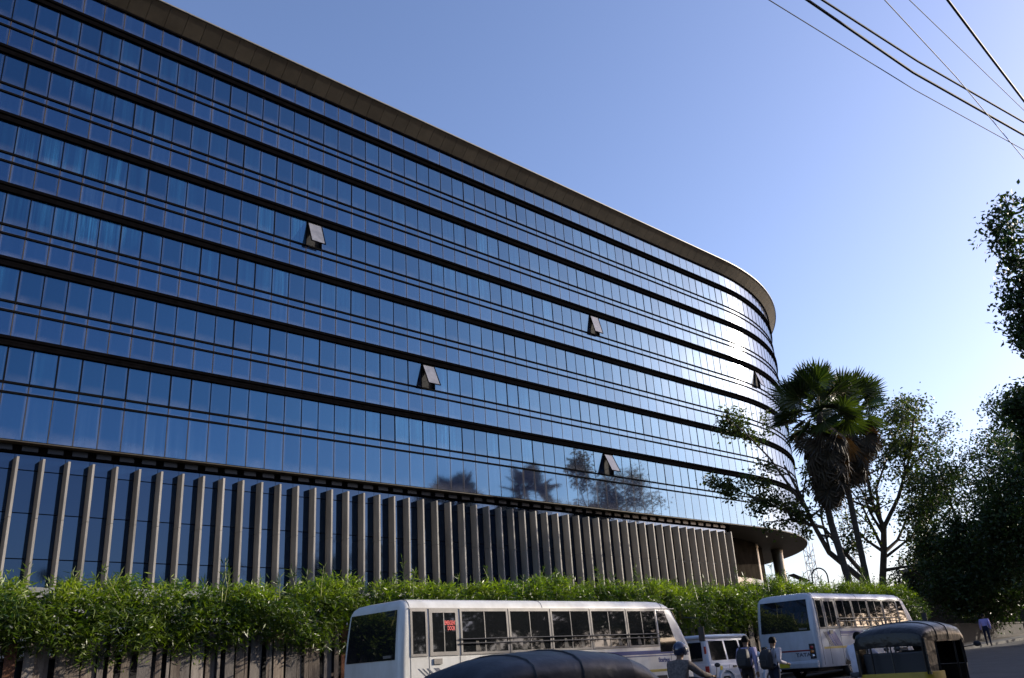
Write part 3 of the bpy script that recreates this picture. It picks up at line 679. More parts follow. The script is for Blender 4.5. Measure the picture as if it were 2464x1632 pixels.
# the tree whose branches hang into the picture at the upper right
tree('rain_tree', 'feathery branches hanging in from the right edge against the sky',
     [[((x, y, z - DZ), r) for (x, y, z), r in l] for l in
     [[((31.5, 2.0, ground(31)), .30), ((31.0, 2.6, 4.5), .26), ((29.6, 3.8, 8.0), .2), ((28.2, 4.8, 10.0), .12), ((26.8, 5.8, 10.9), .06), ((25.7, 6.5, 11.2), .02)],
      [((30.0, 3.5, 7.0), .14), ((28.4, 4.8, 8.8), .10), ((27.0, 6.0, 9.7), .06), ((26.0, 6.6, 9.8), .02)],
      [((30.2, 3.4, 5.6), .12), ((28.8, 5.2, 6.6), .08), ((27.2, 6.9, 7.2), .05), ((26.3, 7.7, 7.5), .02)],
      [((30.0, 3.6, 7.0), .12), ((30.8, 3.8, 9.8), .09), ((31.4, 3.6, 12.4), .04)]]],
     51, 16000, .15, 'dark_leaf', nsub=(9, 7), spread=.17, lfac=.30, start=.5, up=.0, droop=.5,
     shell=[((26.1, 6.2, 9.8), (.9, .8, 1.0), 85, 60, .2), ((26.5, 7.1, 7.2), (1.0, .9, .7), 80, 60, .18)])
# trees on the near side of the street: they shade the road and show as reflections in the glass
GS = 'tall trees lining the near side of the street'
ordn = ('first', 'second', 'third', 'fourth', 'fifth', 'sixth', 'seventh', 'eighth', 'ninth', 'tenth')
for i, (x, y, h, r) in enumerate(((54.5, 2.2, 15.2, 5.0), (62, 1.5, 15.6, 5.4), (71, 2.5, 15.2, 5.4), (80, 2.0, 15.5, 5.2))):
    street_tree(ordn[i] + ' of the taller shade trees up the street beyond the right edge', x, y, h, r, 60 + i, 9000, .3, group=GS, shellN=230, per=45, cr0=.12)
for i, (x, y, h, r) in enumerate(((-16, -6.4, 12.0, 5), (-8, -6.8, 11.6, 5), (0, -7.0, 11.2, 4.8), (8, -7.0, 10.6, 4.8), (16, -7.0, 11.6, 5), (24, -7.0, 10.8, 4.9), (32, -6.8, 12.2, 5), (40, -6.6, 13.0, 5), (48, -6.4, 13.2, 5))):
    street_tree(ordn[i] + ' of the round trees on the near pavement, reflected between the fins', x, y, h, r, 80 + i, 5000, .36, group='round trees on the near pavement', shellN=170, per=40, cr0=.2)
cw = empty('low_sky_blocker', (50, -10.5, ground(50))); tag(cw, 'added unseen dark wall blocking low sky along the near side of the street', 'wall')  # wall added out of view to keep low sky out of bus windows
mb = MB(); xs_ = [-60] + [g_ for g_ in GX if -60 < g_ < 160] + [160]
for a, b in zip(xs_[:-1], xs_[1:]):
    za, zb_ = ground(a) - ground(50), ground(b) - ground(50)
    mb.hexa([(a - 50, 0, za - .2), (b - 50, 0, zb_ - .2), (b - 50, .3, zb_ - .2), (a - 50, .3, za - .2), (a - 50, 0, za + 3.2), (b - 50, 0, zb_ + 3.2), (b - 50, .3, zb_ + 3.2), (a - 50, .3, za + 3.2)])
mb.build('wall', 'wall_dark', cw)

# ------------------------------------------------------------------ overhead cables
def cable(label, pts, r, mat='cable'):
    pts = [Vector(p) for p in pts]; a, b = pts[0], pts[-1]; d = (b - a)
    ext = [a - d * 5, a - d * 2] + pts + [b + d * 2, b + d * 5]; z = a.z
    for p, t_ in ((ext[0], 1), (ext[1], .3), (ext[-2], .3), (ext[-1], 1)): p.z = z + t_ * 1.0
    mb = MB(); dense = []
    for i in range(len(ext) - 1):
        for k in range(6): dense.append(ext[i].lerp(ext[i + 1], k / 6))
    dense.append(ext[-1]); mb.tube(dense, r, 8)
    o = mb.build('overhead_cable', mat, None, True, 60); tag(o, label, 'cable', 'overhead cables')
cable('thin overhead cable, lowest and leftmost of the bundle', [(7.59, 3.52, 8), (10.57, 3.22, 7.99), (13.46, 2.84, 8)], .006)
cable('thicker lower cable of the close black pair', [(7.85, 3.31, 8.1), (10.35, 3.12, 8.1), (13.3, 2.72, 8.1)], .017)
cable('thinner upper cable of the close black pair', [(7.95, 3.24, 8.15), (10.25, 3.0, 8.15), (13.0, 2.62, 8.15)], .014)
cable('pale thin wire crossing behind the black pair', [(8.64, 2.69, 8), (10.75, 2.76, 8), (13.69, 2.94, 8)], .006, 'cable_pale')
cable('thin dark cable second from the upper right corner', [(8.87, 2.51, 8), (10.5, 2.49, 8), (12.3, 2.47, 8)], .005)
cable('thick black cable nearest the upper right corner', [(9.22, 2.23, 8), (10.6, 2.31, 8), (12.06, 2.39, 8)], .016)

# ------------------------------------------------------------------ lamp, masts, panel, shop
lm = empty('street_lamp', (57.9, 31.1, ground(58))); tag(lm, 'black gooseneck street lamp behind the hedge beside the palms', 'street lamp')
mb = MB(); pts = [(0, 0, 0), (-.1, 0, 3.4)]; pts += [(-.35 - .5 * math.cos(t_), .1 + .15 - .15 * math.cos(t_), 4.9 + .75 * math.sin(t_)) for t_ in [PI * k / 10 for k in range(10, -1, -1)]][::-1]
pts = [(0, 0, 0), (0, 0, 2.5), (0, 0, 4.8)] + [(-.42 + .42 * math.cos(PI * k / 10), .35 - .35 * math.cos(PI * k / 10), 4.9 + .6 * math.sin(PI * k / 10)) for k in range(11)] + [(-.84, .7, 4.55)]
mb.tube(pts, .05, 8); mb.build('pole', 'steel_black', lm, True, 60)
mb = MB(); mb.tube([(-.84, .7, 4.56), (-.95, .8, 4.48), (-1.3, 1.15, 4.46)], [.06, .12, .07], 10); mb.build('lamp_head', 'steel_black', lm, True)
def mast(label, x, y, h, wd):
    g = ground(x); root = empty('lattice_mast', (x, y, g)); tag(root, label, 'mast', 'lattice masts behind the palms'); mb = MB()
    for sx_ in (-1, 1):
        for sy_ in (-1, 1): mb.tube([(sx_ * wd / 2, sy_ * wd / 2, 0), (sx_ * wd / 2, sy_ * wd / 2, h)], .07, 5)
    mb.build('leg', 'mast_steel', root); mb = MB(); z = 0; k = 0
    c = [(-wd / 2, -wd / 2), (wd / 2, -wd / 2), (wd / 2, wd / 2), (-wd / 2, wd / 2)]
    while z < h - wd:
        for i in range(4):
            a, b = c[i], c[(i + 1) % 4]
            if (k + i) % 2: a, b = b, a
            mb.tube([(a[0], a[1], z), (b[0], b[1], z + wd)], .04, 4); mb.tube([(a[0], a[1], z), (b[0], b[1], z)], .035, 4)
        z += wd; k += 1
    o = mb.build('bracing', 'mast_steel', root); o['kind'] = 'stuff'
mast('narrow grey lattice mast beside the curved soffit', 142.0, 78.9, 16.6, 1.2)
mast('taller grey lattice mast seen between the palm trunks', 147.3, 73.9, 32, 1.7)
sp = empty('tilted_panel', (56.4, 32.4, ground(56))); tag(sp, 'small tilted dark panel on a pole behind the hedge', 'panel')
mb = MB(); mb.tube([(0, 0, 0), (0, 0, 4.9)], .05, 8); mb.build('pole', 'steel_black', sp)
mb = MB(); mb.box(-.62, .62, -.4, .4, -.03, .03); o = mb.build('panel', 'panel_glass', sp, loc=(0, 0, 5.0)); o.rotation_euler = (0, rad(24), rad(-32))
shop = empty('roadside_shop', (76.4, 28.0, ground(76)), rad(-40)); tag(shop, 'dim low roadside shop under the dark trees at far right', 'shop')
mb = MB(); mb.box(-2, 9, 0, .3, 0, 5.6); mb.box(-2, -1.7, .3, 9, 0, 5.6); mb.box(8.7, 9, .3, 9, 0, 5.6); mb.box(-1.7, 8.7, 8.7, 9, 0, 5.6); mb.build('wall', 'wall_dark', shop)
mb = MB(); mb.box(-2.3, 9.3, -.3, 9.3, 5.62, 5.9); mb.build('roof', 'concrete', shop)
mb = MB(); mb.hexa([(-2, -2.0, 3.0), (9, -2.0, 3.0), (9, -.01, 3.5), (-2, -.01, 3.5), (-2, -2.0, 3.1), (9, -2.0, 3.1), (9, -.01, 3.6), (-2, -.01, 3.6)]); mb.build('awning', 'awning', shop)
for i in range(3):
    mb = MB(); a = -1.4 + i * 3.2
    for k in range(11): mb.box(a, a + 2.5, -.06, -.01, .1 + k * .24, .32 + k * .24)
    mb.build('shutter', 'shop_shutter', shop)
mb = MB(); mb.box(-1.5, 5.5, -.12, -.02, 3.75, 5.0); sg = mb.build('sign_board', 'sign_panel', shop)
mb = MB(); mb.box(1.4, 1.6, -.15, -.125, 4.0, 4.75); mb.box(1.95, 2.15, -.15, -.125, 4.0, 4.75); mb.box(2.6, 2.75, -.15, -.125, 4.0, 4.7); o = mb.build('sign_stroke', 'white_paint', sg)
gw = empty('roadside_wall', (60, 24.3, ground(60))); tag(gw, 'low dark wall at the foot of the dark trees past the hedge', 'wall')
mb = MB(); mb.box(-9.5, 12, 0, .25, -.3, 1.1); mb.build('wall', 'wall_dark', gw); mb = MB(); mb.box(-9.6, 12.1, -.05, .30, 1.105, 1.2); mb.build('coping', 'wall_dark', gw)

# ------------------------------------------------------------------ vehicles
plain('seat_cloth', (.12, .11, .095), .9, 0, .4, 8)
def rloop(x0, x1, yc, hw, rr, rf, z, n=6):
    """plan outline at height z: rear corners radius rr, front corners radius rf"""
    pts = []
    for cx, cy, r, a0 in ((x0 + rr, yc - hw + rr, rr, PI), (x1 - rf, yc - hw + rf, rf, 1.5 * PI), (x1 - rf, yc + hw - rf, rf, 0), (x0 + rr, yc + hw - rr, rr, .5 * PI)):
        for k in range(n + 1):
            a = a0 + (PI / 2) * k / n; pts.append((cx + r * math.cos(a), cy + r * math.sin(a), z))
    return pts
def text_mesh(s, size, mat, bold=0.0):
    cu = bpy.data.curves.new('text', 'FONT'); cu.body = s; cu.size = size; cu.align_x = 'CENTER'; cu.align_y = 'CENTER'; cu.extrude = .002; cu.offset = bold; cu.resolution_u = 3
    ob = bpy.data.objects.new('text', cu); COL.objects.link(ob); dg = bpy.context.evaluated_depsgraph_get()
    me = bpy.data.meshes.new_from_object(ob.evaluated_get(dg)); bpy.data.objects.remove(ob); me.materials.clear(); me.materials.append(MAT[mat]); return me
def wheel(parent, x, y, r=.42, w_=.24, rim='chrome'):
    mb = MB(); mb.torus((0, 0, 0), r - .11, .11, 'y'); o = mb.build('wheel', 'tyre', parent, True, 60, (x, y, r)); o.scale = (1, w_ / .22, 1)
    mb = MB(); mb.tube([(0, -.06, 0), (0, .06, 0)], r - .16, 20); mb.tube([(0, -.09, 0), (0, .09, 0)], .07, 10); mb.build('rim', rim, o, True, 40)
    return o

class Body:                                                # side and rear surfaces of a van-like body, for laying panels on
    def __init__(s, W, zs, hws, x0s, x1s): s.W = W; s.zs = zs; s.hws = hws; s.x0s = x0s; s.x1s = x1s
    def hw(s, z): return float(np.interp(z, s.zs, s.hws))
    def x0(s, z): return float(np.interp(z, s.zs, s.x0s))
    def x1(s, z): return float(np.interp(z, s.zs, s.x1s))
    def side(s, mb, c, off0, off1, far=False, nz=3, mi=0):  # c: four corners (x,z): lower-left, lower-right, upper-right, upper-left
        loops = []
        for k in range(nz + 1):
            f = k / nz; row = []
            for (lo, hi) in ((0, 3), (1, 2)):
                x = c[lo][0] * (1 - f) + c[hi][0] * f; z = c[lo][1] * (1 - f) + c[hi][1] * f; h = s.hw(z)
                row.append((x, z, h))
            sg = 1 if far else -1
            loops.append([(row[0][0], s.W / 2 + sg * (row[0][2] + off0), row[0][1]), (row[1][0], s.W / 2 + sg * (row[1][2] + off0), row[1][1]), (row[1][0], s.W / 2 + sg * (row[1][2] + off1), row[1][1]), (row[0][0], s.W / 2 + sg * (row[0][2] + off1), row[0][1])])
        mb.loft(loops, mi=mi); return mb
    def rear(s, mb, y0, y1, z0, z1, off0, off1, nz=3, ny=6, bow=0.0, topin=0.0, mi=0):
        for j in range(nz):
            for i in range(ny):
                def P(i_, j_, o_):
                    z = z0 + (z1 - z0) * j_ / nz; ins = topin * (j_ / nz); y = (y0 + ins) + (y1 - y0 - 2 * ins) * i_ / ny
                    return (s.x0(z) - o_ - bow * (1 - ((y - s.W / 2) / (s.W / 2)) ** 2), y, z)
                mb.hexa([P(i, j, off0), P(i + 1, j, off0), P(i + 1, j + 1, off0), P(i, j + 1, off0), P(i, j, off1), P(i + 1, j, off1), P(i + 1, j + 1, off1), P(i, j + 1, off1)], mi)
        return mb
def framed_window(B, root, x0, x1, z0, z1, lean=0.0, far=False, fw_=.06, div=True, name='window', frame='window_frame', glass='bus_glass', fo=.022):
    c = lambda a, b, e, g: [(a, e), (b, e), (b + lean * (g - e), g), (a + lean * (g - e), g)]
    mb = MB(); L = lambda z: lean * (z - z0)
    B.side(mb, c(x0, x1, z0, z0 + fw_), .002, fo, far, 1)
    B.side(mb, [(x0 + L(z1 - fw_), z1 - fw_), (x1 + L(z1 - fw_), z1 - fw_), (x1 + L(z1), z1), (x0 + L(z1), z1)], .002, fo, far, 1)
    for xa in (x0, x1 - fw_):
        B.side(mb, [(xa + L(z0 + fw_), z0 + fw_), (xa + fw_ + L(z0 + fw_), z0 + fw_), (xa + fw_ + L(z1 - fw_), z1 - fw_), (xa + L(z1 - fw_), z1 - fw_)], .002, fo, far, 3)
    o = mb.build(name, frame, root)
    mb = MB(); B.side(mb, [(x0 + fw_ + L(z0 + fw_), z0 + fw_), (x1 - fw_ + L(z0 + fw_), z0 + fw_), (x1 - fw_ + L(z1 - fw_), z1 - fw_), (x0 + fw_ + L(z1 - fw_), z1 - fw_)], .002, .008, far, 4); mb.build('pane', glass, o)
    if div:
        m = (x0 + x1) / 2; mb = MB(); B.side(mb, [(m - .012 + L(z0 + fw_), z0 + fw_), (m + .012 + L(z0 + fw_), z0 + fw_), (m + .012 + L(z1 - fw_), z1 - fw_), (m - .012 + L(z1 - fw_), z1 - fw_)], .008, .016, far, 3); mb.build('divider', 'window_frame', o)
    return o

def make_bus(label, loc, L, wins, first):
    W = 2.4; root = empty('minibus', loc); tag(root, label, 'bus', 'white minibuses parked along the hedge')
    zs = [.42, .6, 1.0, 1.62, 1.75, 2.25, 2.72, 2.80, 2.88, 2.945, 2.985, 3.0]
    ins = [0.05, 0, 0, 0, 0, 0, 0, .015, .06, .15, .36, .65]
    base = [1.2, 1.2, 1.2, 1.2, 1.197, 1.175, 1.135, 1.13, 1.13, 1.13, 1.13, 1.13]
    x0b = [.05, 0, 0, .01, .02, .07, .13, .15, .17, .2, .25, .3]
    x1b = [L, L + .02, L + .02, L - .02, L - .08, L - .36, L - .66, L - .74, L - .84, L - .95, L - 1.05, L - 1.15]
    B = Body(W, zs, [b - i for b, i in zip(base, ins)], [a + i * .5 for a, i in zip(x0b, ins)], [a - i * .5 for a, i in zip(x1b, ins)])
    mb = MB(); mb.loft([rloop(B.x0(z), B.x1(z), W / 2, B.hw(z), .16, .42, z) for z in zs])
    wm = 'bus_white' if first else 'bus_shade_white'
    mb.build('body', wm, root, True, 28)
    # window band
    zb, zt = 1.70, 2.74
    for i, (a, b) in enumerate(wins):
        o = framed_window(B, root, a, b, zb, zt, .035, div=(i > 0), fw_=.055 if i != 1 else .085)
        if i == 1 and first:
            for s_, zz in (('EMERGENCY', 2.42), ('DOOR', 2.30)):
                t_ = link('lettering', text_mesh(s_, .135, 'red_paint', .004), o); xx_ = (a + b) / 2 + .23
                t_.matrix_local = Matrix.Translation((xx_, W / 2 - B.hw(zz) - .016, zz)) @ Matrix.Rotation(rad(90 - 3), 4, 'X') @ Matrix.Scale(.50 if s_ == 'EMERGENCY' else .55, 4, (1, 0, 0))
        for f_ in ((.30, .72) if i > 1 else ()):
            xa = a + (b - a) * f_; mb = MB(); B.side(mb, [(xa, 1.775), (xa + .16, 1.775), (xa + .10, 2.0), (xa + .02, 2.0)], .0085, .0105, nz=2); mb.build('seat_cover', 'seat_cloth', o)
        framed_window(B, root, a, b, zb, zt, .035, far=True, div=(i > 0))
    e = wins[-1][1] + .04
    mb = MB(); B.side(mb, [(e, 1.55), (e + .85, 1.55), (e + .42, 2.70), (e + .07, 2.70)], .002, .010); mb.build('driver_window', 'bus_glass', root)
    mb = MB(); B.side(mb, [(e, 1.55), (e + .85, 1.55), (e + .42, 2.70), (e + .07, 2.70)], .002, .010, True); mb.build('driver_window', 'bus_glass', root)
    mb = MB()
    for k in range(6):
        for j in range(6):
            def WP(i_, j_, o_):
                z = 1.5 + 1.2 * j_ / 6; y = .22 + (W - .44) * i_ / 6
                return (B.x1(z) + o_, y, z)
            mb.hexa([WP(k, j, .002), WP(k + 1, j, .002), WP(k + 1, j + 1, .002), WP(k, j + 1, .002), WP(k, j, .012), WP(k + 1, j, .012), WP(k + 1, j + 1, .012), WP(k, j + 1, .012)])
    mb.build('windscreen', 'bus_glass', root)
    # roof seams, drip rail, guard rails
    for xs in (.30, L * .42, L - 1.35):
        mb = MB(); pts = [(xs + .035 * (z - zb), W / 2 - B.hw(z) - .003, z) for z in (2.745, 2.80, 2.88, 2.945, 2.985)] + [(xs, W / 2 - B.hw(3.0) + .02, 3.002)]
        mb.tube(pts, .006, 5); mb.build('roof_seam', 'black_plastic', root)
    mb = MB(); B.side(mb, [(.3, 2.742), (L - .75, 2.742), (L - .75, 2.765), (.3, 2.765)], .0, .022, nz=1); mb.build('drip_rail', 'window_frame', root)
    for zz in (1.95, 2.05):
        mb = MB(); a = wins[2][0] - .05; b = wins[-1][1]; mb.tube([(a, W / 2 - B.hw(zz) - .05, zz), (b, W / 2 - B.hw(zz) - .05, zz)], .014, 6)
        for w0, w1 in wins[2:]: mb.tube([(w0, W / 2 - B.hw(zz) + .0, zz), (w0, W / 2 - B.hw(zz) - .06, zz)], .025, 6)
        mb.build('guard_rail', 'steel_black', root, True)
    # rear: window, stripe, lamps, bumper, plate
    mb = MB(); B.rear(mb, .20, W - .20, 1.66, 2.74, .004, .014, 5, 8, 0, .05); mb.build('rear_window', 'bus_glass', root)
    mb = MB(); B.rear(mb, .26, W - .26, .98, 1.03, .002, .008, 1, 4); mb.build('rear_stripe', 'red_stripe', root)
    for y in (.12, W - .34):
        mb = MB(); B.rear(mb, y, y + .22, .72, 1.22, .002, .03, 1, 1); o = mb.build('tail_lamp', 'black_plastic', root)
        for z, m_ in ((1.10, 'tail_red'), (.96, 'tail_amber'), (.82, 'chrome')):
            mb = MB(); mb.ball((B.x0(z) - .035, y + .11, z), (.03, .075, .055), 10, 6); mb.build('lens', m_, o, True)
    mb = MB(); mb.loft([[(-.12, y, .42), (.02, y, .42), (.02, y, .66), (-.10, y, .66), (-.14, y, .58)] for y in (.05, W - .05)]); bevel(mb.build('rear_bumper', wm, root), .03)
    mb = MB(); mb.box(-.16, -.145, W / 2 - .05, W / 2 + .45, .46, .62); mb.build('number_plate', 'plate_yellow', root)
    mb = MB(); mb.box(.06, .09, .32, .62, 1.70, 1.76); o = mb.build('rear_sticker', 'window_frame', root); o.location.x = -.085
    # side stripes and slanted graphic
    sx0 = 3.0 if first else 1.75
    mb = MB(); B.side(mb, [(sx0, 1.50), (L - .35, 1.50), (L - .35, 1.60), (sx0, 1.60)], .001, .004); mb.build('stripe', 'blue_stripe', root)
    mb = MB(); B.side(mb, [(sx0, 1.44), (L - .35, 1.44), (L - .35, 1.465), (sx0, 1.465)], .001, .004, nz=1); mb.build('stripe', 'blue_stripe', root)
    mb = MB(); B.side(mb, [(.42, 1.02), (L - .1, 1.02), (L - .1, 1.09), (.42, 1.09)], .001, .004, nz=1); mb.build('stripe', 'yellow_stripe', root)
    zg = 1.44 if first else 1.60
    for k, (wd_, m_) in enumerate(((.03, 'grey_stripe'), (.03, 'grey_stripe'), (.06, 'grey_stripe'), (.14, 'grey_stripe')) if first else ((.09, 'grey_stripe'), (.09, 'grey_stripe'), (.16, 'blue_stripe'), (.40, 'blue_stripe'))):
        a = .50 + (0, .12, .24, .44)[k]; mb = MB(); B.side(mb, [(a + .42, 1.10), (a + .42 + wd_, 1.10), (a + wd_, zg), (a, zg)], .0045, .0075, nz=3); mb.build('stripe', m_, root)
    if first:
        t_ = link('lettering', text_mesh('Starbus', .17, 'blue_stripe', .004), root); t_.matrix_local = Matrix.Translation((9.30, W / 2 - 1.206, 1.33)) @ Matrix.Rotation(rad(90), 4, 'X')
    else:
        t_ = link('lettering', text_mesh('TATA', .17, 'grey_stripe', .006), root); t_.matrix_local = Matrix.Translation((-.012, .62, .86)) @ Matrix.Rotation(rad(-90), 4, 'Z') @ Matrix.Rotation(rad(90), 4, 'X') @ Matrix.Scale(1.35, 4, (1, 0, 0))
    # door seams, handle, fuel flap
    for xs in (.30, wins[1][0] - .02, wins[1][1] + .03, L - 1.2):
        mb = MB(); mb.tube([(xs, W / 2 - 1.202, .5), (xs, W / 2 - 1.202, 1.0), (xs, W / 2 - 1.202, 1.69)], .006, 4); mb.build('panel_seam', 'black_plastic', root)
    mb = MB(); B.side(mb, [(wins[1][0] + .10, 1.52), (wins[1][0] + .34, 1.52), (wins[1][0] + .34, 1.64), (wins[1][0] + .10, 1.64)], .005, .03, nz=1); mb.build('door_handle', 'window_frame', root)
    for xw in (2.3, L - 1.9):
        for y, far in ((.02, False), (W - .02, True)):
            wheel(root, xw, y + (.14 if not far else -.14), .43, .26)
            mb = MB(); B.side(mb, [(xw - .52, .45), (xw + .52, .45), (xw + .40, .92), (xw - .40, .92)], .0, .006, far); mb.build('wheel_arch', 'rubber', root)
    for y, sg in ((-.28, -1), (W + .28, 1)):
        mb = MB(); mb.tube([(L - .25, W / 2 + sg * 1.1, 2.5), (L - .02, y, 2.45), (L + .02, y, 2.2)], .018, 6); o = mb.build('mirror_arm', 'black_plastic', root)
        mb = MB(); mb.loft([rloop(L - .02, L + .06, y, .10, .03, .03, z, 3) for z in (1.78, 1.82, 2.15, 2.2)]); mb.build('mirror', 'black_plastic', o)
    mb = MB(); mb.box(.3, L - .3, .3, W - .3, .3, .43); mb.build('chassis', 'rubber', root)
    return root
WIN1 = [(.30, .78), (.84, 1.70), (1.76, 3.30), (3.33, 4.78), (4.81, 6.30), (6.33, 7.80), (7.83, 9.15)]
make_bus('white minibus with blue stripe and red lettering on its emergency door, nearest the camera', (12.07, 17.0, 0.0), 10.85, WIN1, True)
WIN2 = [(.30, .78), (.84, 1.70), (1.76, 2.95), (2.98, 4.2), (4.23, 5.45), (5.48, 6.7)]
make_bus('white minibus with slanted blue graphic on its side, farther along behind the rickshaw', (29.9, 16.9, .36), 8.4, WIN2, False)

# white utility vehicle parked between the buses
def make_suv(loc):
    L, W = 4.1, 1.72; root = empty('utility_vehicle', loc); tag(root, 'boxy white utility vehicle parked between the two minibuses', 'car')
    zs = [.38, .5, .95, 1.0, 1.05, 1.75, 1.82, 1.86, 1.88]; hws = [.80, .86, .86, .84, .83, .70, .69, .64, .5]
    x0s = [.05, 0, 0, .01, .02, .12, .10, .14, .3]; x1s = [L, L, L - .02, L - .06, L - .12, 2.62, 2.62, 2.55, 2.35]
    B = Body(W, zs, hws, x0s, x1s)
    lower = [(.38, 0), (.5, 0), (.95, 0), (1.02, 0)]
    mb = MB(); mb.loft([rloop(B.x0(z), L - (0 if z < .9 else .04), W / 2, B.hw(z), .10, .18, z, 4) for z in (.38, .5, .8, .95, 1.0)]); bevel(mb.build('body', 'car_white', root, True, 30), .01)
    cab = [(1.0, .02, 3.05), (1.05, .03, 2.98), (1.4, .075, 2.76), (1.75, .12, 2.52)]
    mb = MB(); mb.loft([rloop(x0_, x1_, W / 2, B.hw(z), .08, .14, z, 4) for z, x0_, x1_ in cab]); mb.build('cabin', 'car_white', root, True, 30)
    mb = MB(); mb.loft([rloop(.06 + i_, 2.62 - i_, W / 2, .73 - i_ * .7, .12, .2, z, 4) for z, i_ in ((1.752, .02), (1.77, 0), (1.82, .0), (1.86, .06), (1.885, .3))]); mb.build('roof', 'car_white', root, True, 40)
    for far in (False, True):
        for x0_, x1_, ln in ((.22, 1.02, .06), (1.12, 1.85, .02)):
            mb = MB(); B.side(mb, [(x0_, 1.10), (x1_, 1.10), (x1_ + ln * .3, 1.68), (x0_ + ln, 1.68)], .002, .008, far); mb.build('window', 'car_glass', root)
        mb = MB(); B.side(mb, [(1.94, 1.10), (2.80, 1.10), (2.46, 1.68), (1.95, 1.68)], .002, .008, far); mb.build('window', 'car_glass', root)
        for xs in (1.06, 1.89, 2.86):
            mb = MB(); y = W / 2 + (1 if far else -1) * (B.hw(.9) + .001); mb.tube([(xs, y, .45), (xs, y, .95)], .005, 4); mb.build('door_seam', 'black_plastic', root)
        mb = MB(); B.side(mb, [(1.25, .86), (1.43, .86), (1.43, .92), (1.25, .92)], .002, .03, far, 1); mb.build('door_handle', 'black_plastic', root)
        mb = MB(); B.side(mb, [(.05, .62), (4.0, .62), (4.0, .68), (.05, .68)], .002, .016, far, 1); mb.build('trim_strip', 'car_white', root)
        for xw in (.85, 3.35):
            wheel(root, xw, W - .10 if far else .10, .36, .22)
            mb = MB(); sg = 1 if far else -1; arc = [(xw + .47 * math.cos(a), .40 + .47 * math.sin(a)) for a in [PI * k / 10 for k in range(11)]]
            mb.loft([[(x_, W / 2 + sg * .85, z_), (x_, W / 2 + sg * .92, z_), (x_ - (x_ - xw) * .18, W / 2 + sg * .92, .4 + (z_ - .4) * .82), (x_ - (x_ - xw) * .18, W / 2 + sg * .85, .4 + (z_ - .4) * .82)] for x_, z_ in arc]); mb.build('wheel_arch', 'car_white', root, True, 50)
    mb = MB(); B.rear(mb, .24, W - .24, 1.10, 1.66, .004, .012, 3, 4, 0, .05); mb.build('rear_window', 'car_glass', root)
    for y in (.03, W - .15):
        mb = MB(); mb.box(-.02, .03, y, y + .12, .62, .94); mb.build('tail_lamp', 'tail_red', root)
        mb = MB(); mb.box(.05, .09, y + .08, y + .14, 1.30, 1.52); mb.build('tail_lamp', 'tail_red', root)
    mb = MB(); mb.box(.55, .68, -.009, -.004, .80, .93); mb.build('yellow_sticker', 'plate_yellow', root)
    mb = MB(); mb.box(-.08, .0, .1, W - .1, .36, .52); bevel(mb.build('rear_bumper', 'black_plastic', root), .02)
    mb = MB(); mb.loft([[(2.95, y, 1.0), (4.02, y, .96), (4.06, y, .90), (2.95, y, .90)] for y in (.08, W - .08)]); bevel(mb.build('bonnet', 'car_white', root), .03)
    mb = MB(); mb.box(4.08, 4.14, .12, W - .12, .55, .85); mb.build('grille', 'black_plastic', root)
    mb = MB(); mb.tube([(2.5, .02, 1.12), (2.5, -.12, 1.16)], .02, 6); mb.ball((2.5, -.17, 1.2), (.06, .10, .09)); mb.build('mirror', 'car_white', root, True)
    return root
make_suv((24.0, 17.35, ground(24.5) - .02))

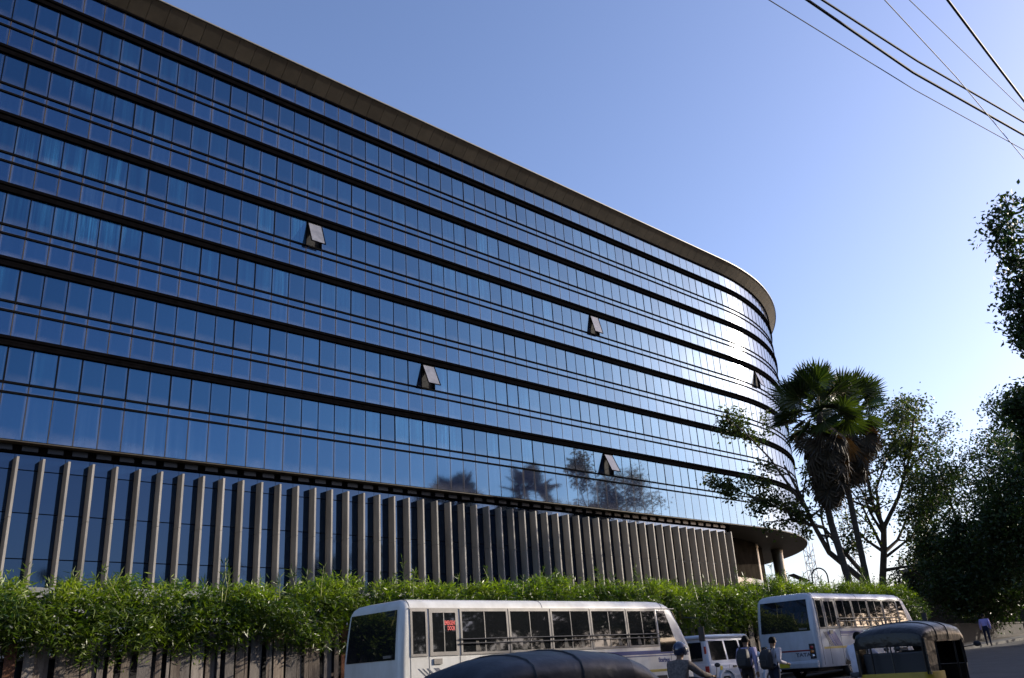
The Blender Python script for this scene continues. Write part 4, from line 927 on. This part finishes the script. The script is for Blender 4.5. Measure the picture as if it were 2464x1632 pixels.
# three wheeled taxis
def make_rickshaw(label, loc, rz, canopy, lower):
    root = empty('auto_rickshaw', loc, rz); tag(root, label, 'rickshaw', 'three wheeled taxis in the road')
    W = .64
    def arch(x, zt, zs_, hw, zlow, n=10):                  # inverted U section
        pts = [(x, -hw, zlow), (x, -hw, (zlow + zs_) / 2)]
        pts += [(x, -hw * math.cos(PI * k / n), zs_ + (zt - zs_) * math.sin(PI * k / n) ** .75) for k in range(n + 1)]
        pts += [(x, hw, (zlow + zs_) / 2), (x, hw, zlow)]; return pts
    mb = MB(); st = [(-.02, 1.50, 1.40, .60), (.06, 1.58, 1.44, .63), (.35, 1.66, 1.47, .655), (.8, 1.70, 1.48, .66), (1.3, 1.70, 1.48, .66), (1.7, 1.66, 1.46, .645)]
    outer = [arch(x, zt, zs_, hw, 1.34) for x, zt, zs_, hw in st]; mb.loft(outer, False, False, closed=False)
    inner = [[(p[0], p[1] * .965, p[2] - .02) for p in l] for l in outer]; mb.loft(inner, False, False, closed=False)
    mb.loft([outer[0], inner[0]], False, False, closed=False); mb.loft([outer[-1], inner[-1]], False, False, closed=False)
    cn = mb.build('canopy', canopy, root, True, 45)
    for x in (.5, 1.05):
        mb = MB(); mb.tube([(p[0], p[1] * 1.004, p[2] + .004) for p in arch(x, np.interp(x, [a[0] for a in st], [a[1] for a in st]), np.interp(x, [a[0] for a in st], [a[2] for a in st]), np.interp(x, [a[0] for a in st], [a[3] for a in st]), 1.34)], .012, 5); mb.build('hoop', canopy, cn, True)
    # front visor and windscreen
    mb = MB(); vs = [(1.70, 1.665, 1.46, .645), (1.95, 1.58, 1.40, .60), (2.15, 1.45, 1.33, .54)]; o_ = [arch(x, zt, zs_, hw, zs_ - .06) for x, zt, zs_, hw in vs]; mb.loft(o_, False, False, closed=False); mb.loft([[(p[0] - .015, p[1] * .96, p[2] - .02) for p in l] for l in o_], False, False, closed=False); mb.build('visor', canopy, root, True, 45)
    mb = MB(); mb.hexa([(2.18, -.50, 1.36), (2.18, .50, 1.36), (2.42, .42, .92), (2.42, -.42, .92), (2.20, -.50, 1.36), (2.20, .50, 1.36), (2.44, .42, .92), (2.44, -.42, .92)]); mb.build('windscreen', 'car_glass', root)
    # rear valance, posts, opening
    mb = MB(); n = 10; t0 = [(-.03 - .03 * math.sin(PI * k / n), -.60 * math.cos(PI * k / n), 1.40 + .10 * math.sin(PI * k / n) ** .75) for k in range(n + 1)]
    mb.loft([t0, [(p[0] - .02, p[1] * 1.01, 1.33 + .03 * math.sin(PI * k / n)) for k, p in enumerate(t0)], [(p[0] - .01, p[1] * 1.01, 1.24 + .03 * math.sin(PI * k / n)) for k, p in enumerate(t0)]], False, False, closed=False); mb.build('rear_valance', canopy, root, True, 50)
    for y in (-.58, -.02, .34, .58):
        mb = MB(); mb.tube([(-.02, y, .80), (-.02, y * .99, 1.32)], .022 if abs(y) > .5 else .014, 6); mb.build('post', 'rick_black', root)
    for y in (-.62, .62):
        mb = MB(); mb.hexa([(-.02, y - .012, .80), (.34, y - .012, .80), (.34, y + .012, .80), (-.02, y + .012, .80), (-.02, y - .012, 1.38), (.42, y - .012, 1.40), (.42, y + .012, 1.40), (-.02, y + .012, 1.38)]); mb.build('side_curtain', canopy, root)
        for x in (.45, 1.35, 1.72):
            mb = MB(); mb.tube([(x, y, .45), (x + .02, y, 1.42)], .018, 6); mb.build('post', 'rick_black', root)
    # lower tub
    mb = MB(); mb.loft([rloop(-.06, .62, 0, .64, .14, .05, z, 4) for z in (.30, .38, .80, .84)]); mb.build('rear_tub', lower, root, True, 40)
    mb = MB(); mb.box(-.085, -.06, -.34, .34, .58, .74); mb.build('rear_panel', 'rick_black', root)
    mb = MB(); mb.tube([(-.10, -.62, .42), (-.12, 0, .42), (-.10, .62, .42)], .03, 8); mb.build('rear_bumper', 'chrome', root)
    for y in (-.5, .5):
        mb = MB(); mb.ball((-.07, y, .62), (.03, .07, .06)); mb.build('tail_lamp', 'tail_red', root, True)
    mb = MB(); mb.box(.62, 1.75, -.58, .58, .28, .36); mb.build('floor_pan', 'rick_black', root)
    mb = MB(); mb.box(.24, .70, -.56, .56, .62, .80); mb.hexa([(.14, -.56, .78), (.26, -.56, .78), (.26, .56, .78), (.14, .56, .78), (.08, -.56, 1.18), (.18, -.56, 1.18), (.18, .56, 1.18), (.08, .56, 1.18)]); bevel(mb.build('passenger_seat', 'seat_vinyl', root), .03)
    mb = MB(); mb.box(1.25, 1.55, -.3, .3, .58, .72); mb.hexa([(1.20, -.28, .72), (1.27, -.28, .72), (1.27, .28, .72), (1.20, .28, .72), (1.12, -.28, 1.2), (1.18, -.28, 1.2), (1.18, .28, 1.2), (1.12, .28, 1.2)]); bevel(mb.build('driver_seat', 'seat_vinyl', root), .03)
    mb = MB(); mb.loft([[(1.75 + dx, -w_, z) for dx, w_, z in ((0, .58, .30), (.45, .42, .34), (.78, .16, .45))] + [(1.75 + dx, w_, z) for dx, w_, z in ((.78, .16, .45), (.45, .42, .34), (0, .58, .30))], [(1.75 + dx, -w_, z) for dx, w_, z in ((0, .60, .92), (.55, .46, .92), (.80, .18, .86))] + [(1.75 + dx, w_, z) for dx, w_, z in ((.80, .18, .86), (.55, .46, .92), (0, .60, .92))]]); mb.build('front_cowl', 'rick_black', root, True, 35)
    mb = MB(); mb.ball((2.56, 0, .78), (.06, .10, .10)); mb.build('headlamp', 'chrome', root, True)
    mb = MB(); mb.tube([(1.95, -.28, 1.02), (1.93, 0, .98), (1.95, .28, 1.02)], .016, 6); mb.build('handlebar', 'rick_black', root)
    wheel(root, .32, -.52, .24, .12); wheel(root, .32, .52, .24, .12); wheel(root, 2.35, 0, .24, .12)
    for y in (-.62, .62):
        mb = MB(); mb.tube([(2.1, y * .85, 1.2), (2.15, y * 1.15, 1.22)], .01, 5); mb.ball((2.16, y * 1.22, 1.24), (.02, .07, .05)); mb.build('mirror', 'black_plastic', root, True)
    return root
make_rickshaw('black and yellow three wheeled taxi with glossy canopy at lower right', (15.9, 7.62, ground(16.5) - .02), rad(3), 'canopy_black', 'rick_yellow')
make_rickshaw('grey canopied three wheeled taxi in front of the nearest minibus', (5.3, 6.7, ground(6.5)), rad(-6), 'canopy_grey', 'rick_black')

def make_motorcycle(label, loc, rz):
    root = empty('motorcycle', loc, rz); tag(root, label, 'motorcycle', 'motorcycles being ridden along the road')
    for x in (0, 1.25):
        w_ = wheel(root, x, 0, .30, .10)
    mb = MB(); mb.loft([rloop(.45, .95, 0, h_, .08, .1, z, 4) for z, h_ in ((.72, .08), (.78, .14), (.86, .14), (.92, .08))]); mb.build('tank', 'bike_paint', root, True, 50)
    mb = MB(); mb.loft([rloop(-.30, .48, 0, h_, .08, .06, z, 4) for z, h_ in ((.70, .10), (.74, .13), (.80, .12))]); bevel(mb.build('seat', 'seat_vinyl', root, True, 50), .02)
    mb = MB(); mb.box(.42, .80, -.13, .13, .30, .66); bevel(mb.build('engine', 'rail_metal', root), .03)
    mb = MB(); mb.tube([(1.25, .07, .30), (1.02, .07, .95)], .025, 8); mb.tube([(1.25, -.07, .30), (1.02, -.07, .95)], .025, 8); mb.build('fork', 'chrome', root)
    mb = MB(); mb.tube([(.86, -.36, 1.03), (.98, -.2, 1.02), (1.0, 0, .98), (.98, .2, 1.02), (.86, .36, 1.03)], .016, 8); mb.build('handlebar', 'steel_black', root)
    mb = MB(); mb.ball((1.12, 0, .90), (.09, .10, .10)); mb.build('headlamp', 'chrome', root, True)
    mb = MB(); mb.tube([(.45, -.16, .30), (-.2, -.18, .32)], [.03, .05], 10); mb.build('exhaust', 'chrome', root, True)
    mb = MB(); mb.tube([(1.0, 0, .88), (.7, 0, .7), (.0, 0, .62)], .03, 8); mb.tube([(0, .06, .3), (.0, .06, .62), (-.1, .06, .7)], .018, 6); mb.tube([(0, -.06, .3), (.0, -.06, .62), (-.1, -.06, .7)], .018, 6); mb.build('frame', 'steel_black', root)
    mb = MB(); mb.box(-.36, -.32, -.06, .06, .62, .68); mb.build('tail_lamp', 'tail_red', root)
    for y in (-.34, .34):
        mb = MB(); mb.tube([(.92, y, 1.03), (.94, y * 1.05, 1.18)], .008, 5); mb.ball((.94, y * 1.1, 1.21), (.02, .06, .04)); mb.build('mirror', 'black_plastic', root, True)
    return root

# ------------------------------------------------------------------ people
def skin_body(name, J, E, mats, parent, extra=None):
    """J: joint -> (pos, radius); E: list of (a, b, material). One continuous skinned mesh."""
    names = list(J); me = bpy.data.meshes.new('skel'); me.from_pydata([J[n][0] for n in names], [(names.index(a), names.index(b)) for a, b, m in E], []); me.update()
    ob = bpy.data.objects.new('skel', me); COL.objects.link(ob); md_ = ob.modifiers.new('skin', 'SKIN'); md_.use_smooth_shade = True
    for i, n in enumerate(names):
        r = J[n][1]; me.skin_vertices[0].data[i].radius = r if hasattr(r, '__len__') else (r, r)
        me.skin_vertices[0].data[i].use_root = (n == 'pelvis')
    sb = ob.modifiers.new('sub', 'SUBSURF'); sb.levels = 2; sb.render_levels = 2
    dg = bpy.context.evaluated_depsgraph_get(); out = bpy.data.meshes.new_from_object(ob.evaluated_get(dg)); bpy.data.objects.remove(ob)
    out.materials.clear()
    ml = sorted(set(m for a, b, m in E));  [out.materials.append(MAT[m]) for m in ml]
    segs = [(Vector(J[a][0]), Vector(J[b][0]), ml.index(m)) for a, b, m in E]
    for p in out.polygons:
        c = p.center; best = min(segs, key=lambda s: (c - (s[0] + (s[1] - s[0]) * max(0, min(1, (c - s[0]).dot(s[1] - s[0]) / max(1e-9, (s[1] - s[0]).length_squared))))).length)
        p.material_index = best[2]; p.use_smooth = True
    return link(name, out, parent)
def hand(mb, w_, d, side):
    """five bent fingers rooted at wrist w_, pointing along d"""
    w_ = Vector(w_); d = Vector(d).normalized(); s = d.cross(Vector((0, 0, 1)) if abs(d.z) < .9 else Vector((1, 0, 0))).normalized(); n = d.cross(s)
    mb.loft([[tuple(w_ + d * t_ + s * a + n * b) for a, b in ((-.032, -.012), (.032, -.012), (.032, .012), (-.032, .012))] for t_ in (0, .04, .085)])
    for k, ln in enumerate((.066, .075, .07, .055)):
        r = w_ + d * .08 + s * (-.027 + .018 * k); mb.tube([r, r + d * ln * .5 + n * .008, r + d * ln * .85 + n * .028], [.009, .0085, .007], 6)
    r = w_ + d * .03 + s * .03 * side; mb.tube([r, r + d * .03 + s * .022 * side, r + d * .06 + s * .026 * side + n * .012], [.011, .010, .008], 6)
def person(label, loc, rz, pose, shirt, trousers, h=1.70, sleeves='long', hair=True, helmet=False):
    root = empty('person', loc, rz); tag(root, label, 'person'); k = h / 1.70
    J = {n: (tuple(c * k for c in p), tuple(v * k for v in r) if hasattr(r, '__len__') else r * k) for n, (p, r) in pose.items()}
    arm = shirt if sleeves == 'long' else 'skin'
    E = [('pelvis', 'waist', trousers), ('waist', 'chest', shirt), ('chest', 'neckb', shirt), ('neckb', 'neck', 'skin'), ('neck', 'head', 'skin'), ('head', 'crown', 'skin')]
    for s in ('l', 'r'):
        E += [('chest', 'sh' + s, shirt), ('sh' + s, 'el' + s, shirt), ('el' + s, 'wr' + s, arm), ('pelvis', 'hip' + s, trousers), ('hip' + s, 'kn' + s, trousers), ('kn' + s, 'an' + s, trousers), ('an' + s, 'to' + s, 'shoe')]
    skin_body('body', J, E, None, root)
    mb = MB()
    for s, sd_ in (('l', 1), ('r', -1)):
        hand(mb, J['wr' + s][0], Vector(J['wr' + s][0]) - Vector(J['el' + s][0]), sd_)
    mb.build('hands', 'skin', root, True, 60)
    hc = Vector(J['head'][0]) + Vector((0.01, 0, .035)) * k; f = Vector(pose['_f'][0]).normalized() if '_f' in pose else Vector((1, 0, 0))
    return root, hc, k
def face(root, hc, k):
    mb = MB(); mb.loft([[(hc.x + .098 * k, hc.y - .012, hc.z - .02), (hc.x + .098 * k, hc.y + .012, hc.z - .02), (hc.x + .09 * k, hc.y, hc.z + .03)], [(hc.x + .125 * k, hc.y - .006, hc.z - .022), (hc.x + .125 * k, hc.y + .006, hc.z - .022), (hc.x + .10 * k, hc.y, hc.z + .02)]]); mb.build('nose', 'skin', root, True)
    for y in (-.095, .095):
        mb = MB(); mb.ball((hc.x - .005, hc.y + y * k, hc.z), (.022, .012, .034), 8, 6); mb.build('ear', 'skin', root, True)
    for y in (-.034, .034):
        mb = MB(); mb.ball((hc.x + .092 * k, hc.y + y * k, hc.z + .025), (.010, .014, .008), 8, 6); mb.build('eye', 'hair', root, True)
    mb = MB(); mb.ball((hc.x + .098 * k, hc.y, hc.z - .055), (.008, .026, .007), 8, 6); mb.build('mouth', 'red_stripe', root, True)
def hair_cap(root, hc, k):
    mb = MB(); n, m_ = 16, 9; loops = []
    for j in range(m_):
        t_ = j / (m_ - 1); row = []
        for i in range(n):
            a = 2 * PI * i / n; low = -.055 if math.cos(a) < .35 else .045; zz = .105 + (low - .105) * t_; rr_ = math.sqrt(max(0.0004, 1 - max(0, (zz - .0) / .112) ** 2)) if zz > 0 else 1.0
            row.append((hc.x - .006 + .108 * k * rr_ * math.cos(a), hc.y + .092 * k * rr_ * math.sin(a), hc.z + .01 + zz * k))
        loops.append(row)
    mb.loft(loops, True, False); mb.build('hair', 'hair', root, True, 60)
def helmet_on(root, hc, k):
    mb = MB(); n = 18; loops = []
    for j in range(11):
        t_ = PI * (.03 + .70 * j / 10); loops.append([(hc.x + .005 + .155 * math.sin(t_) * math.cos(2 * PI * i / n) * (1.0), hc.y + .128 * math.sin(t_) * math.sin(2 * PI * i / n), hc.z + .03 + .145 * math.cos(t_)) for i in range(n)])
    mb.loft(loops, True, False); h_ = mb.build('helmet', 'helmet_shell', root, True, 60)
    mb = MB(); loops = []
    for j in range(5):
        t_ = PI * (.36 + .20 * j / 4); loops.append([(hc.x + .005 + .160 * math.sin(t_) * math.cos(a), hc.y + .133 * math.sin(t_) * math.sin(a), hc.z + .03 + .148 * math.cos(t_)) for a in [rad(-95 + 190 * i / 14) for i in range(15)]])
    mb.loft(loops, False, False, closed=False); mb.build('visor', 'helmet_visor', h_, True, 60)
def standing(step=.16, lean=0.0, armsw=.12, fold=False):
    d = {'pelvis': ((0, 0, .93), (.15, .11)), 'waist': ((lean * .3, 0, 1.08), (.135, .10)), 'chest': ((lean * .7, 0, 1.30), (.165, .11)), 'neckb': ((lean, 0, 1.43), (.075, .07)), 'neck': ((lean + .015, 0, 1.48), .055), 'head': ((lean + .04, 0, 1.57), (.085, .098)), 'crown': ((lean + .03, 0, 1.655), (.06, .07))}
    for s, y, sg in (('l', .19, 1), ('r', -.19, -1)):
        d['sh' + s] = ((lean * .85, y, 1.375), .078); a = armsw * sg
        d['el' + s] = ((lean * .6 + a * .5 - .03, y * 1.28, 1.11), .058)
        d['wr' + s] = ((lean * .6 + a + .05, y * 1.30, .87), .038) if not (fold and s == 'r') else ((lean * .6 + .22, y * 1.1, 1.06), .038)
        d['hip' + s] = ((0, y * .50, .88), .095); d['kn' + s] = ((step * sg * .45 + .03, y * .52, .49), .065)
        d['an' + s] = ((step * sg * .9 - (.02 if sg > 0 else .06), y * .52, .09), .045); d['to' + s] = ((step * sg * .9 + .13, y * .58, .035), .036)
    return d
def riding():
    d = {'pelvis': ((.15, 0, .84), (.15, .12)), 'waist': ((.16, 0, 1.0), (.16, .13)), 'chest': ((.22, 0, 1.22), (.195, .135)), 'neckb': ((.27, 0, 1.35), (.075, .07)), 'neck': ((.29, 0, 1.40), .055), 'head': ((.32, 0, 1.48), (.085, .098)), 'crown': ((.32, 0, 1.565), (.06, .07))}
    for s, y in (('l', .19), ('r', -.19)):
        d['sh' + s] = ((.24, y, 1.29), .085); d['el' + s] = ((.48, y * 1.65, 1.10), .065); d['wr' + s] = ((.78, y * 1.72, 1.06), .040)
        d['hip' + s] = ((.18, y * .55, .82), .10); d['kn' + s] = ((.62, y * .95, .72), .068); d['an' + s] = ((.48, y * .95, .36), .045); d['to' + s] = ((.62, y * .95, .30), .036)
    return d
def backpack(label, loc, rz):
    root = empty('backpack', loc, rz); tag(root, label, 'backpack', 'backpacks on the two walking men')
    mb = MB(); mb.loft([[(-.07 - (b_ * .5 + .5) * dd, a_ * .15 * sc_, z) for a_, b_ in ((-1, -1), (1, -1), (1.08, 0), (.85, 1), (-.85, 1), (-1.08, 0))] for z, dd, sc_ in ((.0, .12, .85), (.05, .18, 1.0), (.28, .19, 1.02), (.40, .14, .9), (.46, .07, .6))]); bevel(mb.build('main_bag', 'bag_black', root, True, 60), .02)
    mb = MB(); mb.box(-.285, -.24, -.11, .11, .06, .22); bevel(mb.build('front_pocket', 'bag_black', root), .02)
    for y in (-.11, .11):
        mb = MB(); mb.tube([(-.09, y, .42), (.0, y * 1.05, .50), (.10, y * 1.1, .42), (.13, y * 1.2, .25), (.04, y * 1.5, .08), (-.09, y * 1.4, .04)], .016, 6); mb.build('strap', 'bag_black', root)
    return root
# two men walking away beside the white vehicle
g = ground(20)
r_, hc, k = person('man in pale lilac shirt with black backpack walking beside the white vehicle', (19.75, 13.15, g), rad(12), standing(.20, .05, .10), 'shirt_lilac', 'trousers_dark', 1.70); hair_cap(r_, hc, k); face(r_, hc, k)
p = Vector((19.75, 13.15, g)) + Matrix.Rotation(rad(12), 3, 'Z') @ Vector((-.06, 0, .95)); backpack('black backpack on the man in the pale lilac shirt', p, rad(12))
r_, hc, k = person('man in whitish shirt with black backpack looking down at his hand', (19.95, 12.55, g), rad(-12), standing(.14, .06, .06, True), 'shirt_pale', 'trousers_navy', 1.63); hair_cap(r_, hc, k); face(r_, hc, k)
p = Vector((19.95, 12.55, g)) + Matrix.Rotation(rad(-12), 3, 'Z') @ Vector((-.06, 0, .90)); backpack('black backpack on the man looking down at his hand', p, rad(-12))
# man far up the road
r_, hc, k = person('man in violet shirt walking away up the road at far right', (53.1, 19.85, ground(53.1)), rad(20), standing(.22, .05, .16), 'shirt_violet', 'trousers_navy', 1.68); hair_cap(r_, hc, k); face(r_, hc, k)
# riders
g = ground(13.6)
make_motorcycle('motorcycle under the rider in the dark checked shirt', (13.35, 10.45, g - .03), rad(6))
r_, hc, k = person('motorcycle rider in dark checked shirt and glossy helmet beside the nearest minibus', (13.35, 10.45, g - .03), rad(6), riding(), 'shirt_check', 'trousers_dark', 1.66); helmet_on(r_, hc, k)
g = ground(19.2)
make_motorcycle('motorcycle partly hidden behind the black and yellow taxi', (18.75, 9.75, g - .02), rad(10))
r_, hc, k = person('motorcycle rider in white shirt half hidden behind the black and yellow taxi', (18.75, 9.75, g - .02), rad(10), riding(), 'shirt_white', 'shirt_white', 1.68); hair_cap(r_, hc, k); face(r_, hc, k)
